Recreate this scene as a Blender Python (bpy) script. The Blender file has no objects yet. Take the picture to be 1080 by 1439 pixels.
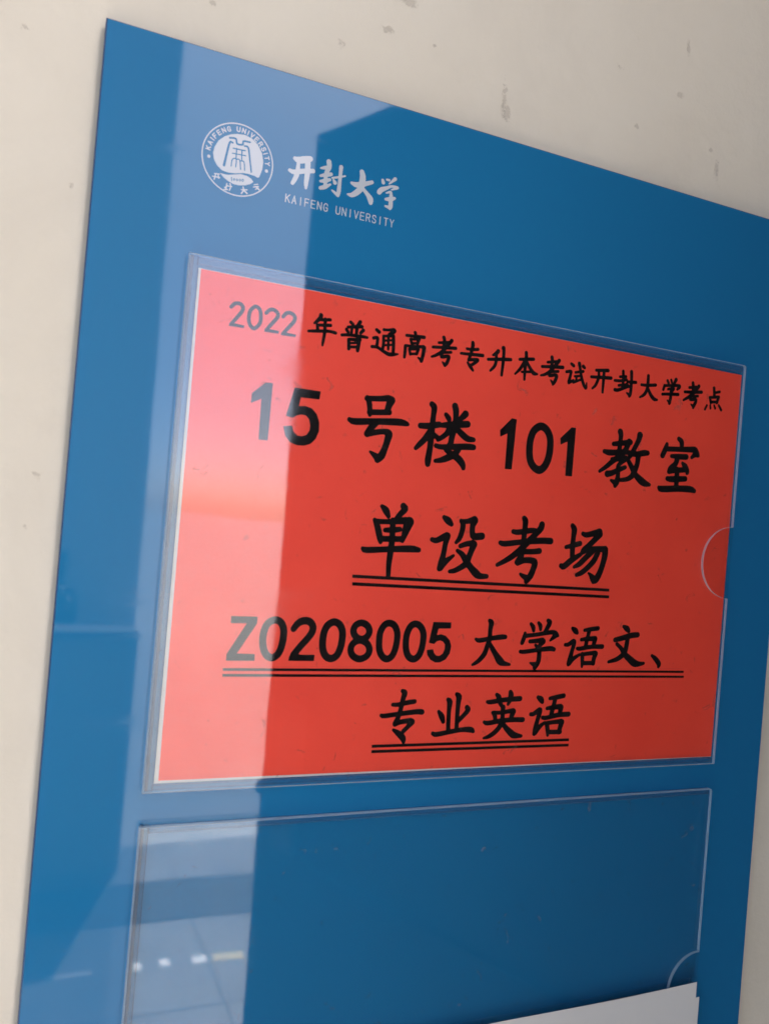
import bpy, bmesh, math, random, json
import numpy as np
from mathutils import Matrix, Vector
random.seed(7)
C = bpy.context.scene.collection
S = bpy.context.scene
R = math.radians

# ------------------------------------------------------------------ camera
# origin: top left corner of the red sheet, X along the wall, +Y into the wall, Z up (floor at z = 0)
Z0 = 1.55
cam_d = bpy.data.cameras.new('camera'); cam = bpy.data.objects.new('camera', cam_d); C.objects.link(cam)
S.camera = cam
cam_d.sensor_fit = 'VERTICAL'; cam_d.sensor_height = 24.0; cam_d.lens = 19.4662
cam_d.dof.use_dof = True; cam_d.dof.focus_distance = .415; cam_d.dof.aperture_fstop = 8.0
cam_d.clip_start = 0.01; cam_d.clip_end = 400
cam.matrix_world = Matrix([[0.9132679, -0.0810954, -0.3992059, -0.0578147], [-0.3985349, 0.0250045, -0.9168123, -0.3418812], [0.0843312, 0.9963926, -0.0094835, 1.4539948], [0.0, 0.0, 0.0, 1.0]])

# ------------------------------------------------------------------ light: bright, slightly hazy sky, high sun
SUN_EL, SUN_AZ = R(50), R(160)      # azimuth clockwise from +Y
w = bpy.data.worlds.new('World'); S.world = w; w.use_nodes = True
nt = w.node_tree; bg = nt.nodes['Background']
sky = nt.nodes.new('ShaderNodeTexSky'); sky.sky_type = 'NISHITA'; sky.sun_disc = False
sky.sun_elevation = SUN_EL; sky.sun_rotation = SUN_AZ
sky.air_density = 0.35; sky.dust_density = 1.5; sky.ozone_density = 0.45; sky.altitude = 0
nt.links.new(sky.outputs[0], bg.inputs[0]); bg.inputs[1].default_value = 0.15
sd = bpy.data.lights.new('sun', 'SUN'); sd.energy = 4.5; sd.angle = R(.6); sd.color = (1.0, .98, .95)
so = bpy.data.objects.new('sun', sd); C.objects.link(so)
sv = Vector((math.sin(SUN_AZ)*math.cos(SUN_EL), math.cos(SUN_AZ)*math.cos(SUN_EL), math.sin(SUN_EL)))
so.rotation_euler = sv.to_track_quat('Z', 'Y').to_euler()
S.view_settings.view_transform = 'Standard'; S.view_settings.look = 'None'
S.view_settings.exposure = 2.42; S.view_settings.gamma = 1.0
S.cycles.max_bounces = 10; S.cycles.transparent_max_bounces = 24
S.cycles.use_denoising = True

# ------------------------------------------------------------------ helpers
def mat(name, col, rough=.5, ior=1.45, **kw):
    m = bpy.data.materials.new(name); m.use_nodes = True
    b = m.node_tree.nodes['Principled BSDF']
    b.inputs['Base Color'].default_value = (*col, 1); b.inputs['Roughness'].default_value = rough
    b.inputs['IOR'].default_value = ior
    for k, v in kw.items(): b.inputs[k].default_value = v
    return m, m.node_tree, b

def node(nt, kind, **kw):
    n = nt.nodes.new(kind)
    for k, v in kw.items():
        if hasattr(n, k): setattr(n, k, v)
        else: n.inputs[k].default_value = v
    return n

def noise(nt, scale, detail=4, rough=.5, vec=None, dist=0):
    n = node(nt, 'ShaderNodeTexNoise'); n.inputs['Scale'].default_value = scale
    n.inputs['Detail'].default_value = detail; n.inputs['Roughness'].default_value = rough
    n.inputs['Distortion'].default_value = dist
    if vec is not None: nt.links.new(vec, n.inputs['Vector'])
    return n.outputs['Fac']

def ramp(nt, fac, stops):
    r = node(nt, 'ShaderNodeValToRGB'); e = r.color_ramp.elements
    while len(e) < len(stops): e.new(.5)
    for k, (p, c) in enumerate(stops): e[k].position = p; e[k].color = (*c, 1) if len(c) == 3 else c
    nt.links.new(fac, r.inputs[0]); return r.outputs[0]

def mix(nt, fac, a, b, mode='MIX'):
    m = node(nt, 'ShaderNodeMix'); m.data_type = 'RGBA'; m.blend_type = mode
    for s, v in ((m.inputs[0], fac), (m.inputs[6], a), (m.inputs[7], b)):
        if isinstance(v, (int, float)): s.default_value = v
        elif isinstance(v, tuple): s.default_value = (*v, 1)
        else: nt.links.new(v, s)
    return m.outputs[2]

def math_(nt, op, a, b=0.0, c=None):
    m = node(nt, 'ShaderNodeMath'); m.operation = op
    for i, v in enumerate((a, b) if c is None else (a, b, c)):
        if isinstance(v, (int, float)): m.inputs[i].default_value = v
        else: nt.links.new(v, m.inputs[i])
    return m.outputs[0]

def bump(nt, bsdf, h, strength=.3, dist=.001):
    b = node(nt, 'ShaderNodeBump'); b.inputs['Strength'].default_value = strength
    b.inputs['Distance'].default_value = dist
    nt.links.new(h, b.inputs['Height']); nt.links.new(b.outputs[0], bsdf.inputs['Normal'])

def coords(nt):
    g = node(nt, 'ShaderNodeNewGeometry'); return g.outputs['Position']

def link(name, me, mats, parent=None, **props):
    o = bpy.data.objects.new(name, me); C.objects.link(o)
    for m in (mats if isinstance(mats, (list, tuple)) else [mats]): me.materials.append(m)
    if parent is not None: o.parent = parent; o.matrix_parent_inverse = parent.matrix_world.inverted()
    for k, v in props.items(): o[k] = v
    return o

def empty(name, loc, label, cat, **props):
    o = bpy.data.objects.new(name, None); C.objects.link(o); o.location = loc; o.empty_display_size = .05
    o['label'] = label; o['category'] = cat
    for k, v in props.items(): o[k] = v
    bpy.context.view_layer.update()
    return o

def boxes(name, bs, m, parent=None, bevel=0, **props):
    bm = bmesh.new()
    for (x0, x1, y0, y1, z0, z1) in bs:
        r = bmesh.ops.create_cube(bm, size=1)
        for v in r['verts']:
            v.co = Vector((x0 + (v.co.x+.5)*(x1-x0), y0 + (v.co.y+.5)*(y1-y0), z0 + (v.co.z+.5)*(z1-z0)))
    if bevel: bmesh.ops.bevel(bm, geom=bm.edges[:], offset=bevel, segments=2, affect='EDGES', clamp_overlap=True)
    me = bpy.data.meshes.new(name); bm.to_mesh(me); bm.free()
    return link(name, me, m, parent, **props)

def P(x, z):                       # sign millimetres -> world metres (x, z)
    return x/1000, Z0 + z/1000

def prism(name, pts, y0, y1, mats, parent=None, inset=0, cham=0, noz=False, **props):
    """closed outline pts (mm, sign plane), front face at y0 (towards viewer), back at y1; inset/cham cut a small chamfer
    round the front; material 0 = faces, 1 = edges"""
    n = len(pts); pts = [Vector(p) for p in pts]
    area = sum(pts[i].x*pts[(i+1) % n].y - pts[(i+1) % n].x*pts[i].y for i in range(n))
    if area < 0: pts.reverse()
    def ins(d):
        out = []
        for i in range(n):
            a, b, c = pts[i-1], pts[i], pts[(i+1) % n]
            e1 = (b-a).normalized(); e2 = (c-b).normalized()
            n1 = Vector((-e1.y, e1.x)); n2 = Vector((-e2.y, e2.x))
            k = 1 + n1.dot(n2); out.append(b + (n1+n2)*(d/max(k, .5)))
        return out
    bm = bmesh.new()
    def ring(pp, y): return [bm.verts.new((P(p.x, p.y)[0], y, P(p.x, p.y)[1])) for p in pp]
    layers = []
    if inset:
        layers = [ring(ins(inset), y0), ring(pts, y0+cham), ring(pts, y1)]
    else:
        layers = [ring(pts, y0), ring(pts, y1)]
    f = bm.faces.new(layers[0]); f.material_index = 0
    fb = bm.faces.new(layers[-1][::-1]); fb.material_index = 0
    for a, b in zip(layers, layers[1:]):
        for i in range(n):
            q = bm.faces.new((a[i], b[i], b[(i+1) % n], a[(i+1) % n])); q.material_index = 1 if len(mats) > 1 else 0
    bmesh.ops.triangulate(bm, faces=[f, fb], ngon_method='EAR_CLIP')
    bmesh.ops.recalc_face_normals(bm, faces=bm.faces[:])
    me = bpy.data.meshes.new(name); bm.to_mesh(me); bm.free()
    return link(name, me, mats, parent, **props)

# ------------------------------------------------------------------ print: strokes -> one flat outline per line of print
def field(shapes, xs, zs):
    F = np.full((len(zs), len(xs)), 9.0)
    for s in shapes:
        k = s[0]; v = np.array(s[1:], float)
        if k == 'S':
            v = v.reshape(-1, 3)
            segs = zip(v[:-1], v[1:]) if len(v) > 1 else [(v[0], v[0])]
            for a, b in segs:
                m = max(a[2], b[2])/2 + 1.0
                i0, i1 = np.searchsorted(xs, [min(a[0], b[0])-m, max(a[0], b[0])+m])
                j0, j1 = np.searchsorted(zs, [min(a[1], b[1])-m, max(a[1], b[1])+m])
                X, Z = np.meshgrid(xs[i0:i1], zs[j0:j1])
                dx, dz = b[0]-a[0], b[1]-a[1]; L = dx*dx+dz*dz
                t = np.clip(((X-a[0])*dx+(Z-a[1])*dz)/L, 0, 1) if L > 1e-9 else X*0
                d = np.hypot(X-a[0]-t*dx, Z-a[1]-t*dz) - (a[2]+(b[2]-a[2])*t)/2
                F[j0:j1, i0:i1] = np.minimum(F[j0:j1, i0:i1], d)
        else:
            v = v.reshape(-1, 2); m = 1.0
            i0, i1 = np.searchsorted(xs, [v[:, 0].min()-m, v[:, 0].max()+m])
            j0, j1 = np.searchsorted(zs, [v[:, 1].min()-m, v[:, 1].max()+m])
            X, Z = np.meshgrid(xs[i0:i1], zs[j0:j1]); D = np.full(X.shape, 9.0); I = np.zeros(X.shape, bool)
            for a, b in zip(v, np.roll(v, -1, 0)):
                dx, dz = b[0]-a[0], b[1]-a[1]; L = dx*dx+dz*dz+1e-12
                t = np.clip(((X-a[0])*dx+(Z-a[1])*dz)/L, 0, 1)
                D = np.minimum(D, np.hypot(X-a[0]-t*dx, Z-a[1]-t*dz))
                if abs(dz) > 1e-12:
                    c = ((a[1] > Z) != (b[1] > Z)) & (X < a[0] + (Z-a[1])*dx/dz); I ^= c
            F[j0:j1, i0:i1] = np.minimum(F[j0:j1, i0:i1], np.where(I, -D, D))
    return F

def extent(shapes):
    xs, zs = [], []
    for s in shapes:
        v = np.array(s[1:], float).reshape(-1, 3 if s[0] == 'S' else 2)
        m = v[:, 2].max()/2 if s[0] == 'S' else 0
        xs += [v[:, 0].min()-m, v[:, 0].max()+m]; zs += [v[:, 1].min()-m, v[:, 1].max()+m]
    return min(xs)-.6, max(xs)+.6, min(zs)-.6, max(zs)+.6

def print_mesh(name, shapes, y, m, parent, step=.22, cut=None, grow=0, **props):
    x0, x1, z0, z1 = extent(shapes)
    xs = np.arange(x0, x1, step); zs = np.arange(z0, z1, step)
    F = field(shapes, xs, zs)
    F = F - grow
    if cut: F = np.maximum(F, -field(cut, xs, zs))
    F[0, :] = F[-1, :] = 9; F[:, 0] = F[:, -1] = 9
    V, Fc = [], []
    def add(poly):
        b = len(V)
        for (px, pz) in poly: V.append((P(px, pz)[0], y, P(px, pz)[1]))
        Fc.append(tuple(range(b, b+len(poly))))
    IN = F < 0
    for j in range(len(zs)-1):
        cnt = IN[j, :-1].astype(int)+IN[j, 1:]+IN[j+1, :-1]+IN[j+1, 1:]
        idx = np.nonzero(cnt)[0]; run = None; last = -5
        for i in idx:
            if cnt[i] == 4:
                if run is not None and last == i-1: last = i
                else:
                    if run is not None: add([(xs[run], zs[j]), (xs[last+1], zs[j]), (xs[last+1], zs[j+1]), (xs[run], zs[j+1])])
                    run = last = i
                continue
            c = [(xs[i], zs[j], F[j, i]), (xs[i+1], zs[j], F[j, i+1]), (xs[i+1], zs[j+1], F[j+1, i+1]), (xs[i], zs[j+1], F[j+1, i])]
            poly = []
            for a, b in zip(c, c[1:]+c[:1]):
                if a[2] < 0: poly.append((a[0], a[1]))
                if (a[2] < 0) != (b[2] < 0):
                    t = a[2]/(a[2]-b[2]); poly.append((a[0]+t*(b[0]-a[0]), a[1]+t*(b[1]-a[1])))
            if len(poly) > 2: add(poly)
        if run is not None: add([(xs[run], zs[j]), (xs[last+1], zs[j]), (xs[last+1], zs[j+1]), (xs[run], zs[j+1])])
    me = bpy.data.meshes.new(name); me.from_pydata(V, [], Fc); me.update()
    return link(name, me, m, parent, **props)

# ------------------------------------------------------------------ materials
# wall: old cream emulsion on plaster, with trowel unevenness and the scuffs it has
wall_m, nt, b = mat('wall_paint', (.8, .75, .66), .75, 1.4)
pos = coords(nt)
base = ramp(nt, noise(nt, 5, 3, .5, pos), [(.3, (.66, .575, .44)), (.7, (.70, .625, .495))])
base = mix(nt, math_(nt, 'MULTIPLY', noise(nt, 38, 5, .6, pos), .16), base, (.50, .42, .32))
grime = ramp(nt, noise(nt, 9, 6, .62, pos, .7), [(.50, (0, 0, 0)), (.78, (1, 1, 1))])
base = mix(nt, math_(nt, 'MULTIPLY', grime, .30), base, (.47, .40, .31))
fleck = ramp(nt, noise(nt, 330, 4, .7, pos, .4), [(.735, (0, 0, 0)), (.77, (1, 1, 1))])
base = mix(nt, math_(nt, 'MULTIPLY', fleck, .35), base, (.36, .31, .25))
hgt = math_(nt, 'ADD', math_(nt, 'MULTIPLY_ADD', noise(nt, 3.2, 2, .5, pos), 4.0, noise(nt, 14, 4, .5, pos)), math_(nt, 'MULTIPLY', noise(nt, 190, 5, .65, pos), .10))
n1 = noise(nt, 620, 5, .7, pos, .8)
SCUFFS = [(85.3, 140.8, 6, 3, 0.62), (76.0, 125.1, 6, 3, 0.7), (99.5, 125.2, 2.2, 2.2, 0.72), (248.4, 169.5, 1.7, 6, 0.62), (138.7, 110.9, 3, 16, 0.72), (140.9, 104.6, 2.5, 6, 0.62), (245.3, 143.2, 4, 3, 0.66), (218.5, 119.2, 1.3, 1.3, 0.45), (274.5, 109.9, 3, 11, 0.7), (269.3, 119.9, 1.4, 1.4, 0.5), (-71.5, 79.6, 2.5, 2.5, 0.68), (-53.4, -90.1, 6, 4, 0.76), (-2.1, 111.7, 2, 1.5, 0.6), (-50.3, 23.5, 2, 3, 0.72), (-56.1, -110.3, 2, 2, 0.72), (54.7, 112.6, 5, 6, 0.78), (204.6, 146.1, 6, 4, 0.78)]
for (sx, sz, rx, rz, thr) in SCUFFS:      # (x mm, z mm, half sizes mm, threshold)
    px, pz = P(sx, sz)
    v1 = node(nt, 'ShaderNodeVectorMath', operation='SUBTRACT'); nt.links.new(pos, v1.inputs[0]); v1.inputs[1].default_value = (px, 0, pz)
    v2 = node(nt, 'ShaderNodeVectorMath', operation='MULTIPLY'); nt.links.new(v1.outputs[0], v2.inputs[0]); v2.inputs[1].default_value = (1050/rx, 0, 1050/rz)
    v3 = node(nt, 'ShaderNodeVectorMath', operation='LENGTH'); nt.links.new(v2.outputs[0], v3.inputs[0])
    fall = math_(nt, 'SUBTRACT', 1.0, v3.outputs['Value'])
    msk = math_(nt, 'ADD', math_(nt, 'MULTIPLY', fall, .38), math_(nt, 'SUBTRACT', n1, thr))
    msk = math_(nt, 'MULTIPLY', msk, 9.0); cl = node(nt, 'ShaderNodeClamp'); nt.links.new(msk, cl.inputs[0])
    base = mix(nt, math_(nt, 'MULTIPLY', cl.outputs[0], .38), base, (.34, .27, .20))
    hgt = math_(nt, 'SUBTRACT', hgt, math_(nt, 'MULTIPLY', cl.outputs[0], .12))
nt.links.new(base, b.inputs['Base Color']); bump(nt, b, hgt, .45, .006)

# blue acrylic plate: high gloss, a few smears where hands have been
blue_m, nt, b = mat('blue_acrylic', (.20, .50, .75), .5, 1.49, **{'Specular IOR Level': 0.0, 'Coat Weight': 1.0, 'Coat IOR': 1.43, 'Coat Tint': (.075, .315, .43, 1)})
pos = coords(nt)
st = node(nt, 'ShaderNodeMapping'); st.inputs['Scale'].default_value = (6, 1, 60); nt.links.new(pos, st.inputs[0])
smear = ramp(nt, noise(nt, 1.3, 4, .6, st.outputs[0], .3), [(.56, (0, 0, 0)), (.72, (1, 1, 1))])
rg = math_(nt, 'ADD', .028, math_(nt, 'MULTIPLY', smear, .10)); nt.links.new(rg, b.inputs['Coat Roughness'])
vo = node(nt, 'ShaderNodeTexVoronoi'); vo.inputs['Scale'].default_value = 46; nt.links.new(pos, vo.inputs['Vector'])
sepc = node(nt, 'ShaderNodeSeparateColor'); nt.links.new(vo.outputs['Color'], sepc.inputs[0])
dot = math_(nt, 'MULTIPLY', math_(nt, 'LESS_THAN', vo.outputs['Distance'], math_(nt, 'MULTIPLY', sepc.outputs[1], .022)), math_(nt, 'GREATER_THAN', sepc.outputs[0], .72))
film = ramp(nt, noise(nt, 5, 5, .6, pos), [(.35, (0, 0, 0)), (.8, (1, 1, 1))])
c = mix(nt, math_(nt, 'MULTIPLY', film, .045), (.20, .50, .75), (.8, .8, .8))
nt.links.new(mix(nt, math_(nt, 'MULTIPLY', dot, .8), c, (2.0, 1.4, 1.2)), b.inputs['Base Color'])
bp = node(nt, 'ShaderNodeBump'); bp.inputs['Strength'].default_value = .05; bp.inputs['Distance'].default_value = .004
nt.links.new(noise(nt, 7, 2, .4, pos), bp.inputs['Height']); nt.links.new(bp.outputs[0], b.inputs['Coat Normal'])
plate_edge_m, _, _ = mat('plate_edge', (.01, .05, .13), .25, 1.49)

def clear(name, tint=(.985, .992, .99), rough=.02, haze=.0, hcol=(.7, .75, .78), scratch=True, gloss=1.0):
    m = bpy.data.materials.new(name); m.use_nodes = True; nt = m.node_tree
    for n in list(nt.nodes):
        if n.type == 'BSDF_PRINCIPLED': nt.nodes.remove(n)
    out = [n for n in nt.nodes if n.type == 'OUTPUT_MATERIAL'][0]
    tr = node(nt, 'ShaderNodeBsdfTransparent'); tr.inputs[0].default_value = (*tint, 1)
    gl = node(nt, 'ShaderNodeBsdfGlossy'); gl.inputs['Roughness'].default_value = rough; gl.inputs[0].default_value = (1, 1, 1, 1)
    fr = node(nt, 'ShaderNodeFresnel'); gm = node(nt, 'ShaderNodeNewGeometry')
    nt.links.new(math_(nt, 'MULTIPLY_ADD', gm.outputs['Backfacing'], 1/1.42-1.42, 1.42), fr.inputs[0])   # same outside and inside the sheet
    mx = node(nt, 'ShaderNodeMixShader'); nt.links.new(math_(nt, 'MULTIPLY', fr.outputs[0], gloss), mx.inputs[0])
    nt.links.new(tr.outputs[0], mx.inputs[1]); nt.links.new(gl.outputs[0], mx.inputs[2])
    pos = coords(nt)
    bp = node(nt, 'ShaderNodeBump'); bp.inputs['Strength'].default_value = .05; bp.inputs['Distance'].default_value = .004
    nt.links.new(noise(nt, 9, 2, .4, pos), bp.inputs['Height'])
    nt.links.new(bp.outputs[0], gl.inputs['Normal'])
    sm = ramp(nt, noise(nt, 22, 5, .65, pos, .5), [(.50, (0, 0, 0)), (.70, (1, 1, 1))])
    nt.links.new(math_(nt, 'MULTIPLY_ADD', sm, .09, rough), gl.inputs['Roughness'])
    last = mx
    if haze:
        df = node(nt, 'ShaderNodeBsdfDiffuse'); df.inputs[0].default_value = (*hcol, 1)
        m2 = node(nt, 'ShaderNodeMixShader'); nt.links.new(mx.outputs[0], m2.inputs[1]); nt.links.new(df.outputs[0], m2.inputs[2])
        if scratch:
            k = ramp(nt, noise(nt, 900, 3, .7, pos), [(.60, (0, 0, 0)), (.70, (1, 1, 1))])
            nt.links.new(math_(nt, 'MULTIPLY', k, haze), m2.inputs[0])
        else: m2.inputs[0].default_value = haze
        if scratch:
            d2 = node(nt, 'ShaderNodeBsdfDiffuse'); d2.inputs[0].default_value = (.22, .15, .13, 1)
            grit = ramp(nt, noise(nt, 150, 3, .6, pos, .8), [(.685, (0, 0, 0)), (.74, (1, 1, 1))])
            m3 = node(nt, 'ShaderNodeMixShader'); nt.links.new(math_(nt, 'MULTIPLY', grit, .22), m3.inputs[0])
            nt.links.new(m2.outputs[0], m3.inputs[1]); nt.links.new(d2.outputs[0], m3.inputs[2]); m2 = m3
        last = m2
    nt.links.new(last.outputs[0], out.inputs[0]); return m

sheet_m = clear('clear_acrylic', haze=.006)
spacer_m = clear('clear_spacer', tint=(.90, .94, .96), haze=.035, hcol=(.3, .45, .6), scratch=False, gloss=.12)
seam_m = clear('spacer_edge', tint=(.62, .74, .82), rough=.15, haze=.12, hcol=(.4, .55, .65), scratch=False, gloss=.5)
edge_shade_m, _, _ = mat('edge_shade', (.010, .05, .11), .3, 1.49)  # dark refraction of the acrylic edge, put in as colour
rim_m = clear('polished_acrylic_edge', tint=(.88, .93, .95), rough=.10, haze=.36, hcol=(.62, .72, .76), scratch=False)

red_m, nt, b = mat('red_paper', (.80, .066, .036), .55, 1.4)
pos = coords(nt)
col = ramp(nt, noise(nt, 26, 4, .55, pos), [(.3, (.85, .056, .028)), (.7, (.91, .068, .034))])
spots = ramp(nt, noise(nt, 180, 3, .6, pos, .4), [(.66, (0, 0, 0)), (.74, (1, 1, 1))])
nt.links.new(mix(nt, math_(nt, 'MULTIPLY', spots, .35), col, (.35, .04, .03)), b.inputs['Base Color'])
bump(nt, b, noise(nt, 700, 3, .6, pos), .12, .0004)
white_m, nt, b = mat('white_paper', (.62, .59, .54), .6, 1.4)
bump(nt, b, noise(nt, 500, 3, .6, coords(nt)), .12, .0004)
ink_m, _, _ = mat('black_ink', (.004, .0035, .0035), .8, 1.2)
letter_m, _, _ = mat('white_lettering', (.47, .49, .50), .05, 1.57)
floor_m, nt, b = mat('corridor_tile', (.46, .44, .41), .09, 1.5)
pos = coords(nt)
nt.links.new(ramp(nt, noise(nt, 6, 5, .6, pos), [(.3, (.21, .205, .195)), (.7, (.26, .255, .245))]), b.inputs['Base Color'])
joint_m, _, _ = mat('grout', (.21, .205, .195), .4)
conc_m, nt, b = mat('pale_concrete', (.42, .41, .39), .4)
nt.links.new(ramp(nt, noise(nt, 3, 6, .6, coords(nt)), [(.35, (.35, .34, .32)), (.65, (.43, .42, .39))]), b.inputs['Base Color'])
pale_m, nt, b = mat('pale_render', (.72, .71, .68), .8)
ceil_m, _, _ = mat('grey_ceiling_paint', (.36, .35, .33), .8)
grey_m, _, _ = mat('grey_render', (.30, .31, .31), .8)
steel_m, _, _ = mat('dark_bronze', (.035, .03, .026), .5, 1.3)
dark_m, nt, b = mat('dark_brown_door', (.012, .008, .006), .7, 1.25)
iron_m, _, _ = mat('drain_iron', (.03, .03, .03), .7)

# ------------------------------------------------------------------ the setting
YW = .0075                                # wall surface behind the plate
DX0, DX1, DH = .70, 1.64, 2.06            # doorway beside the sign
wall = boxes('wall', [(-3.0, DX0, YW, YW+.2, 0, 4.58), (DX0, DX1, YW, YW+.2, DH, 4.58), (DX1, 4.0, YW, YW+.2, 0, 4.58)], wall_m, kind='structure')
boxes('room_wall', [(-1.2, 4.0, 4.0, 4.2, 0, 3.5), (-1.4, -1.2, YW+.2, 4.2, 0, 3.5), (4.0, 4.2, YW+.2, 4.2, 0, 3.5)], pale_m, kind='structure')
boxes('ceiling', [(-3.0, 4.2, -2.9, YW-.002, 4.582, 4.8), (-3.0, 4.2, YW-.002, 4.2, 4.585, 4.8)], ceil_m, kind='structure')  # unseen corridor roof, its outer edge shaped to keep sun off the sign
boxes('ground', [(-60, 60, -120, -3.25, -.6, -.15)], conc_m, kind='structure')
fl = boxes('floor', [(-3.0, 4.2, -3.25, 4.2, -.15, -.004)], joint_m, kind='structure')
tile_me = None
for i in range(12):
    for j in range(6):
        x = -3.0 + i*.6; y = -3.25 + j*.6
        if tile_me is None:
            tile_me = boxes('tile', [(0, .5985, 0, .5985, 0, .012)], floor_m, fl, bevel=.0015); t = tile_me
        else:
            t = bpy.data.objects.new('tile', tile_me.data); C.objects.link(t); t.parent = fl
        t.location = (x+.0007, y+.0007, -.010)
bd = empty('building', (-3.4, -9.3, -.15), 'plain pale building end across the yard, seen only as the left part of the reflection', 'building')
boxes('gable_wall', [(-8.0, 1.205, -17, -9.35, -.149, 10.5)], pale_m, bd)
boxes('parapet', [(-8.06, 1.265, -17.06, -9.29, 10.502, 10.8)], conc_m, bd)
cope_m, _, _ = mat('dark_coping', (.10, .10, .10), .7)
pw = empty('added_low_wall', (-1.3, -3.1, 0), 'low rendered wall along the open edge of the corridor, added to darken the reflection low at the left', 'low wall')  # added wall, darkens the mirrored low left and shades the floor there
boxes('wall_body', [(-3.0, .40, -3.2, -3.02, .003, .90)], grey_m, pw, bevel=.004)
boxes('coping', [(-3.0, .403, -3.203, -3.017, .902, .93)], cope_m, pw, bevel=.004)
paint_m, _, _ = mat('white_floor_paint', (.7, .7, .68), .5)
yel_m, _, _ = mat('yellow_floor_paint', (.5, .40, .15), .5)
mk = empty('floor_marking', (.5, -2.3, 0), 'worn white and yellow painted dashes on the corridor floor, seen mirrored low in the pocket', 'marking')
for k, (xa, xb, m_) in enumerate(((-.9, -.2, paint_m), (-.15, .25, paint_m), (.375, .40, paint_m), (.455, .485, paint_m), (.555, .60, paint_m), (.62, .72, yel_m))):
    boxes('dash', [(xa, xb, -2.325 if k > 1 else -2.308, -2.285 if k > 1 else -2.297, .0022, .0032)], m_, mk)
leaf_m, nt, _b = mat('stand_in_leaf', (.03, .05, .02), .6)
bh = empty('stand_in_shrub', (-.1, -4.2, -.15), 'dark green shrub put in for the dark fingers mirrored at the left edge', 'stand_in_shrub')  # added shrub, its dark mirrored shape stands in for fingers
rnd = random.Random(4); bm = bmesh.new()
for _ in range(3200):
    k = rnd.choice(((-.02, 0, .86, .27), (-.04, 0, .82, .28), (-.03, .02, 1.08, .20), (-.36, .05, .85, .30)))
    d = Vector((rnd.gauss(0, 1), rnd.gauss(0, 1), rnd.gauss(0, 1))).normalized()*(k[3]*rnd.random()**.4)
    c = Vector((k[0], -4.2+k[1], k[2]))+d; a = Vector((rnd.gauss(0, 1), rnd.gauss(0, 1), rnd.gauss(0, 1))).normalized()
    t = a.orthogonal().normalized(); s_ = .035; u = a.cross(t)
    bm.faces.new([bm.verts.new(c + t*s_*1.5), bm.verts.new(c + u*s_*.6), bm.verts.new(c - t*s_*1.5), bm.verts.new(c - u*s_*.6)])
me = bpy.data.meshes.new('foliage'); bm.to_mesh(me); bm.free(); link('foliage', me, leaf_m, bh)
boxes('trunk', [(-.13, -.07, -4.23, -4.17, -.149, .75)], dark_m, bh, bevel=.01)
# drain with its grating along the corridor edge
dr = empty('floor_drain', (0, -2.72, 0), 'dark iron drain grating set in the corridor floor, seen mirrored low in the sign', 'drain')
boxes('frame', [(-2.5, 3.5, -2.875, -2.85, .0025, .006), (-2.5, 3.5, -2.60, -2.575, .0025, .006)], iron_m, dr)
boxes('channel', [(-2.5, 3.5, -2.849, -2.601, .0025, .0036)], iron_m, dr)
bar = boxes('bar', [(0, .016, -2.849, -2.601, .0038, .0058)], iron_m, dr)
bar.location.x = -2.49
for k in range(1, 200):
    o = bpy.data.objects.new('bar', bar.data); C.objects.link(o); o.parent = dr; o.matrix_parent_inverse = bar.matrix_parent_inverse; o.location = bar.location + Vector((k*.03, 0, 0))
# the open door leaf, hinged at the right jamb side of the wall nearest the sign
hx = DX0 - .005; dirx, diry = -.385, -.923
dl = empty('door', (hx, -.002, 0), 'dark brown classroom door standing open beside the sign, seen only as the dark half of its reflection', 'door')
def leaf(name, u0, u1, t0, t1, z0, z1, m, bev=.003):
    o = boxes(name, [(u0, u1, t0, t1, z0, z1)], m, None, bevel=bev)
    o.parent = dl; return o
leaf('door_leaf', .012, .985, 0, .04, .02, 2.05, dark_m)
leaf('raised_panel', .14, .85, -.008, -.001, .25, .95, dark_m); leaf('raised_panel', .14, .85, -.008, -.001, 1.10, 1.90, dark_m)
hd = leaf('handle', .885, .94, -.012, -.001, .95, 1.17, steel_m); 
leaf('lever', .80, .93, -.055, -.040, 1.04, 1.06, steel_m).parent = hd
leaf('lever_neck', .905, .925, -.040, -.012, 1.04, 1.06, steel_m).parent = hd
for z in (.25, 1.0, 1.8): leaf('hinge', -.008, .010, .005, .02, z, z+.1, steel_m)
dl.rotation_euler = (0, 0, math.atan2(diry, dirx))
df = empty('door_frame', (DX0, 0, 0), 'plain painted frame of the doorway right of the sign', 'door frame')
boxes('jamb', [(DX0+.002, DX0+.05, YW-.02, YW+.19, 0.003, DH-.05)], grey_m, df); boxes('jamb', [(DX1-.05, DX1-.002, YW-.02, YW+.19, .003, DH-.05)], grey_m, df)
boxes('head', [(DX0+.002, DX1-.002, YW-.02, YW+.19, DH-.049, DH-.002)], grey_m, df)

# ------------------------------------------------------------------ the sign
YP = .001                                 # front of the plate
sign = empty('sign_plate', (.146, .004, Z0-.45), 'tall glossy blue acrylic sign plate screwed flat on the cream wall with clear card pockets', 'sign')
PL, PR, PT, PB = -43.1, 335.0, 89.3, -520
def rrect(x0, x1, z0, z1): return [(x0, z0), (x1, z0), (x1, z1), (x0, z1)]
prism('panel', rrect(PL, PR, PB, PT), YP, YP+.0050, [blue_m, plate_edge_m], sign, inset=.55, cham=.0006)
boxes('mounting_pad', [(P(x, 0)[0]-.02, P(x, 0)[0]+.02, YP+.0052, YW-.0002, P(0, z)[1]-.02, P(0, z)[1]+.02) for x in (30, 270) for z in (40, -470)], grey_m, sign)

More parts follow.
